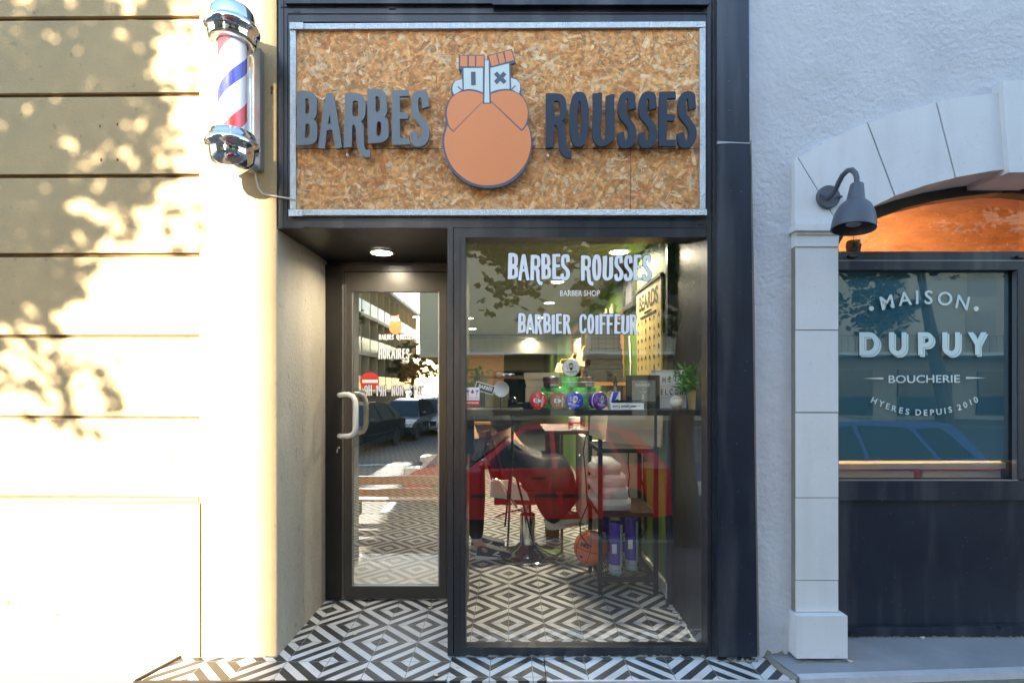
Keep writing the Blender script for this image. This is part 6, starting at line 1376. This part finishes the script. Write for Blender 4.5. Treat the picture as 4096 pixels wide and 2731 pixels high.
sn = [(-.41, 1.62, .97, .13, .145), (-.46, 1.62, 1.18, .12, .14), (-.50, 1.62, 1.42, .11, .17), (-.52, 1.44, 1.40, .062), (-.52, 1.38, 1.18, .055), (-.52, 1.80, 1.40, .062), (-.52, 1.84, 1.18, .055)]
skin('shirt', sn, [(0,1),(1,2),(2,3),(3,4),(2,5),(5,6)], 'cape', t_)
q = MB(); q.lathe([(0, .12), (.06, .10), (.09, .04), (.085, -.01), (0, -.03)], Matrix.Translation((-.50, 1.62, 1.66)), 20); q.build('hair', 'hair', t_, smooth='all')
for k, (dx, Y) in enumerate(((0, 1.53), (-32, 1.80))):
    pts = [(1906, 2212), (1908, 2180), (1918, 2166), (1935, 2170), (1962, 2176), (1985, 2184), (2010, 2188), (2040, 2196), (2050, 2206), (2046, 2214)]
    D0 = 1.50 + CD; D1 = Y + CD; w3 = [((x - CX + dx) * D0 / F, .022 + (2212 - y) * D0 / F) for x, y in ease(pts, 1, 70)]
    q = MB(); q.prism(w3, Y - .05, Y + .05); q.build('shoe', 'shoe_navy', t_, bevel=.018, seg=3, smooth=True)
    q = MB(); xs = [p_[0] for p_ in w3]; q.prism([(min(xs) - .006, .004), (max(xs), .004), (max(xs) + .008, .028), (max(xs) - .1, .020), (min(xs) - .006, .034)], Y - .052, Y + .052); q.build('shoe_sole', 'light_box', t_, bevel=.006)
    q = MB(); x0_ = xs[0] + .12; q.prism([(x0_, .04), (x0_ + .05, .07), (x0_ + .06, .055), (x0_ + .03, .045), (x0_ + .07, .035), (x0_ + .06, .028)], Y - .0535, Y - .051); q.build('shoe_mark', 'light_box', t_)

# ------------------------------------------------------------------ small loose things
rnd = random.Random(31)
lf = [(1418, 2538, 0.0), (1745, 2700, 0.0), (1720, 2432, 0), (1828, 2665, 0), (3402, 2646, .012), (3688, 2552, .012)]
nm_ = ['dry brown leaf on the tiles in front of the door', 'dry curled leaf at the front edge of the entry step', 'tiny leaf fragment close to the door sill', 'pale dry leaf below the corner of the shop window', 'tiny dry leaf by the white pilaster base', 'pale dry leaf under the navy butcher panel']
for (x, y, z), lb in zip(lf, nm_):
    D = (CH - z) * F / (y - CY); c = Vector(((x - CX) * D / F, D - CD, z + .002)); s = rnd.uniform(.010, .016); a = rnd.uniform(0, 3)
    q = MB(); pts = [(math.cos(t) * s * 1.5, math.sin(t) * s * .7) for t in [k*.785 for k in range(8)]]
    q._f([q.bm.verts.new((c.x + u*math.cos(a) - v*math.sin(a), c.y + u*math.sin(a) + v*math.cos(a), c.z + .006*abs(u)/s*.7)) for u, v in pts]); o = q.build('fallen_leaf', 'kraft', None); tag(o, lb, 'leaf', 'dry leaves on the steps')

# ------------------------------------------------------------------ every loose piece of these parts becomes a part of its own
def split(names, rename={}):
    for o in list(S.objects):
        b_ = o.name.split('.')[0]
        if o.type != 'MESH' or b_ not in names or o.data.users > 1: continue
        bm = bmesh.new(); bm.from_mesh(o.data); bm.verts.ensure_lookup_table(); seen = set(); comps = []
        for v in bm.verts:
            if v.index in seen: continue
            st = [v]; seen.add(v.index); comp = []
            while st:
                x = st.pop(); comp.append(x.index)
                for e in x.link_edges:
                    y = e.other_vert(x)
                    if y.index not in seen: seen.add(y.index); st.append(y)
            comps.append(set(comp))
        bm.free()
        if len(comps) < 2: continue
        nm = rename.get(b_, b_)
        for c in comps:
            b2 = bmesh.new(); b2.from_mesh(o.data); b2.verts.ensure_lookup_table()
            bmesh.ops.delete(b2, geom=[v for v in b2.verts if v.index not in c], context='VERTS')
            me = bpy.data.meshes.new(nm); b2.to_mesh(me); b2.free()
            for m_ in o.data.materials:
                if len(me.materials) < len(o.data.materials): me.materials.append(m_)
            n_ = bpy.data.objects.new(nm, me); col.objects.link(n_); n_.parent = o.parent; n_.location = o.location
        bpy.data.objects.remove(o)
split({'arch_stone', 'stain', 'drain_slot', 'frame_clip', 'pilaster', 'pilaster_joint', 'lettering', 'packet', 'side_panel', 'corner_plate', 'bracket_arm', 'emblem_line', 'sticker_palms', 'movable_letters', 'spacer', 'plaster_flakes', 'support', 'shoe_lace', 'joint', 'razor_print', 'rail', 'display_shelf', 'casing_bead', 'engraving', 'small_print', 'partition', 'balustrade'}, {'lettering': 'letter', 'sticker_palms': 'palm_mark', 'movable_letters': 'movable_letter'})
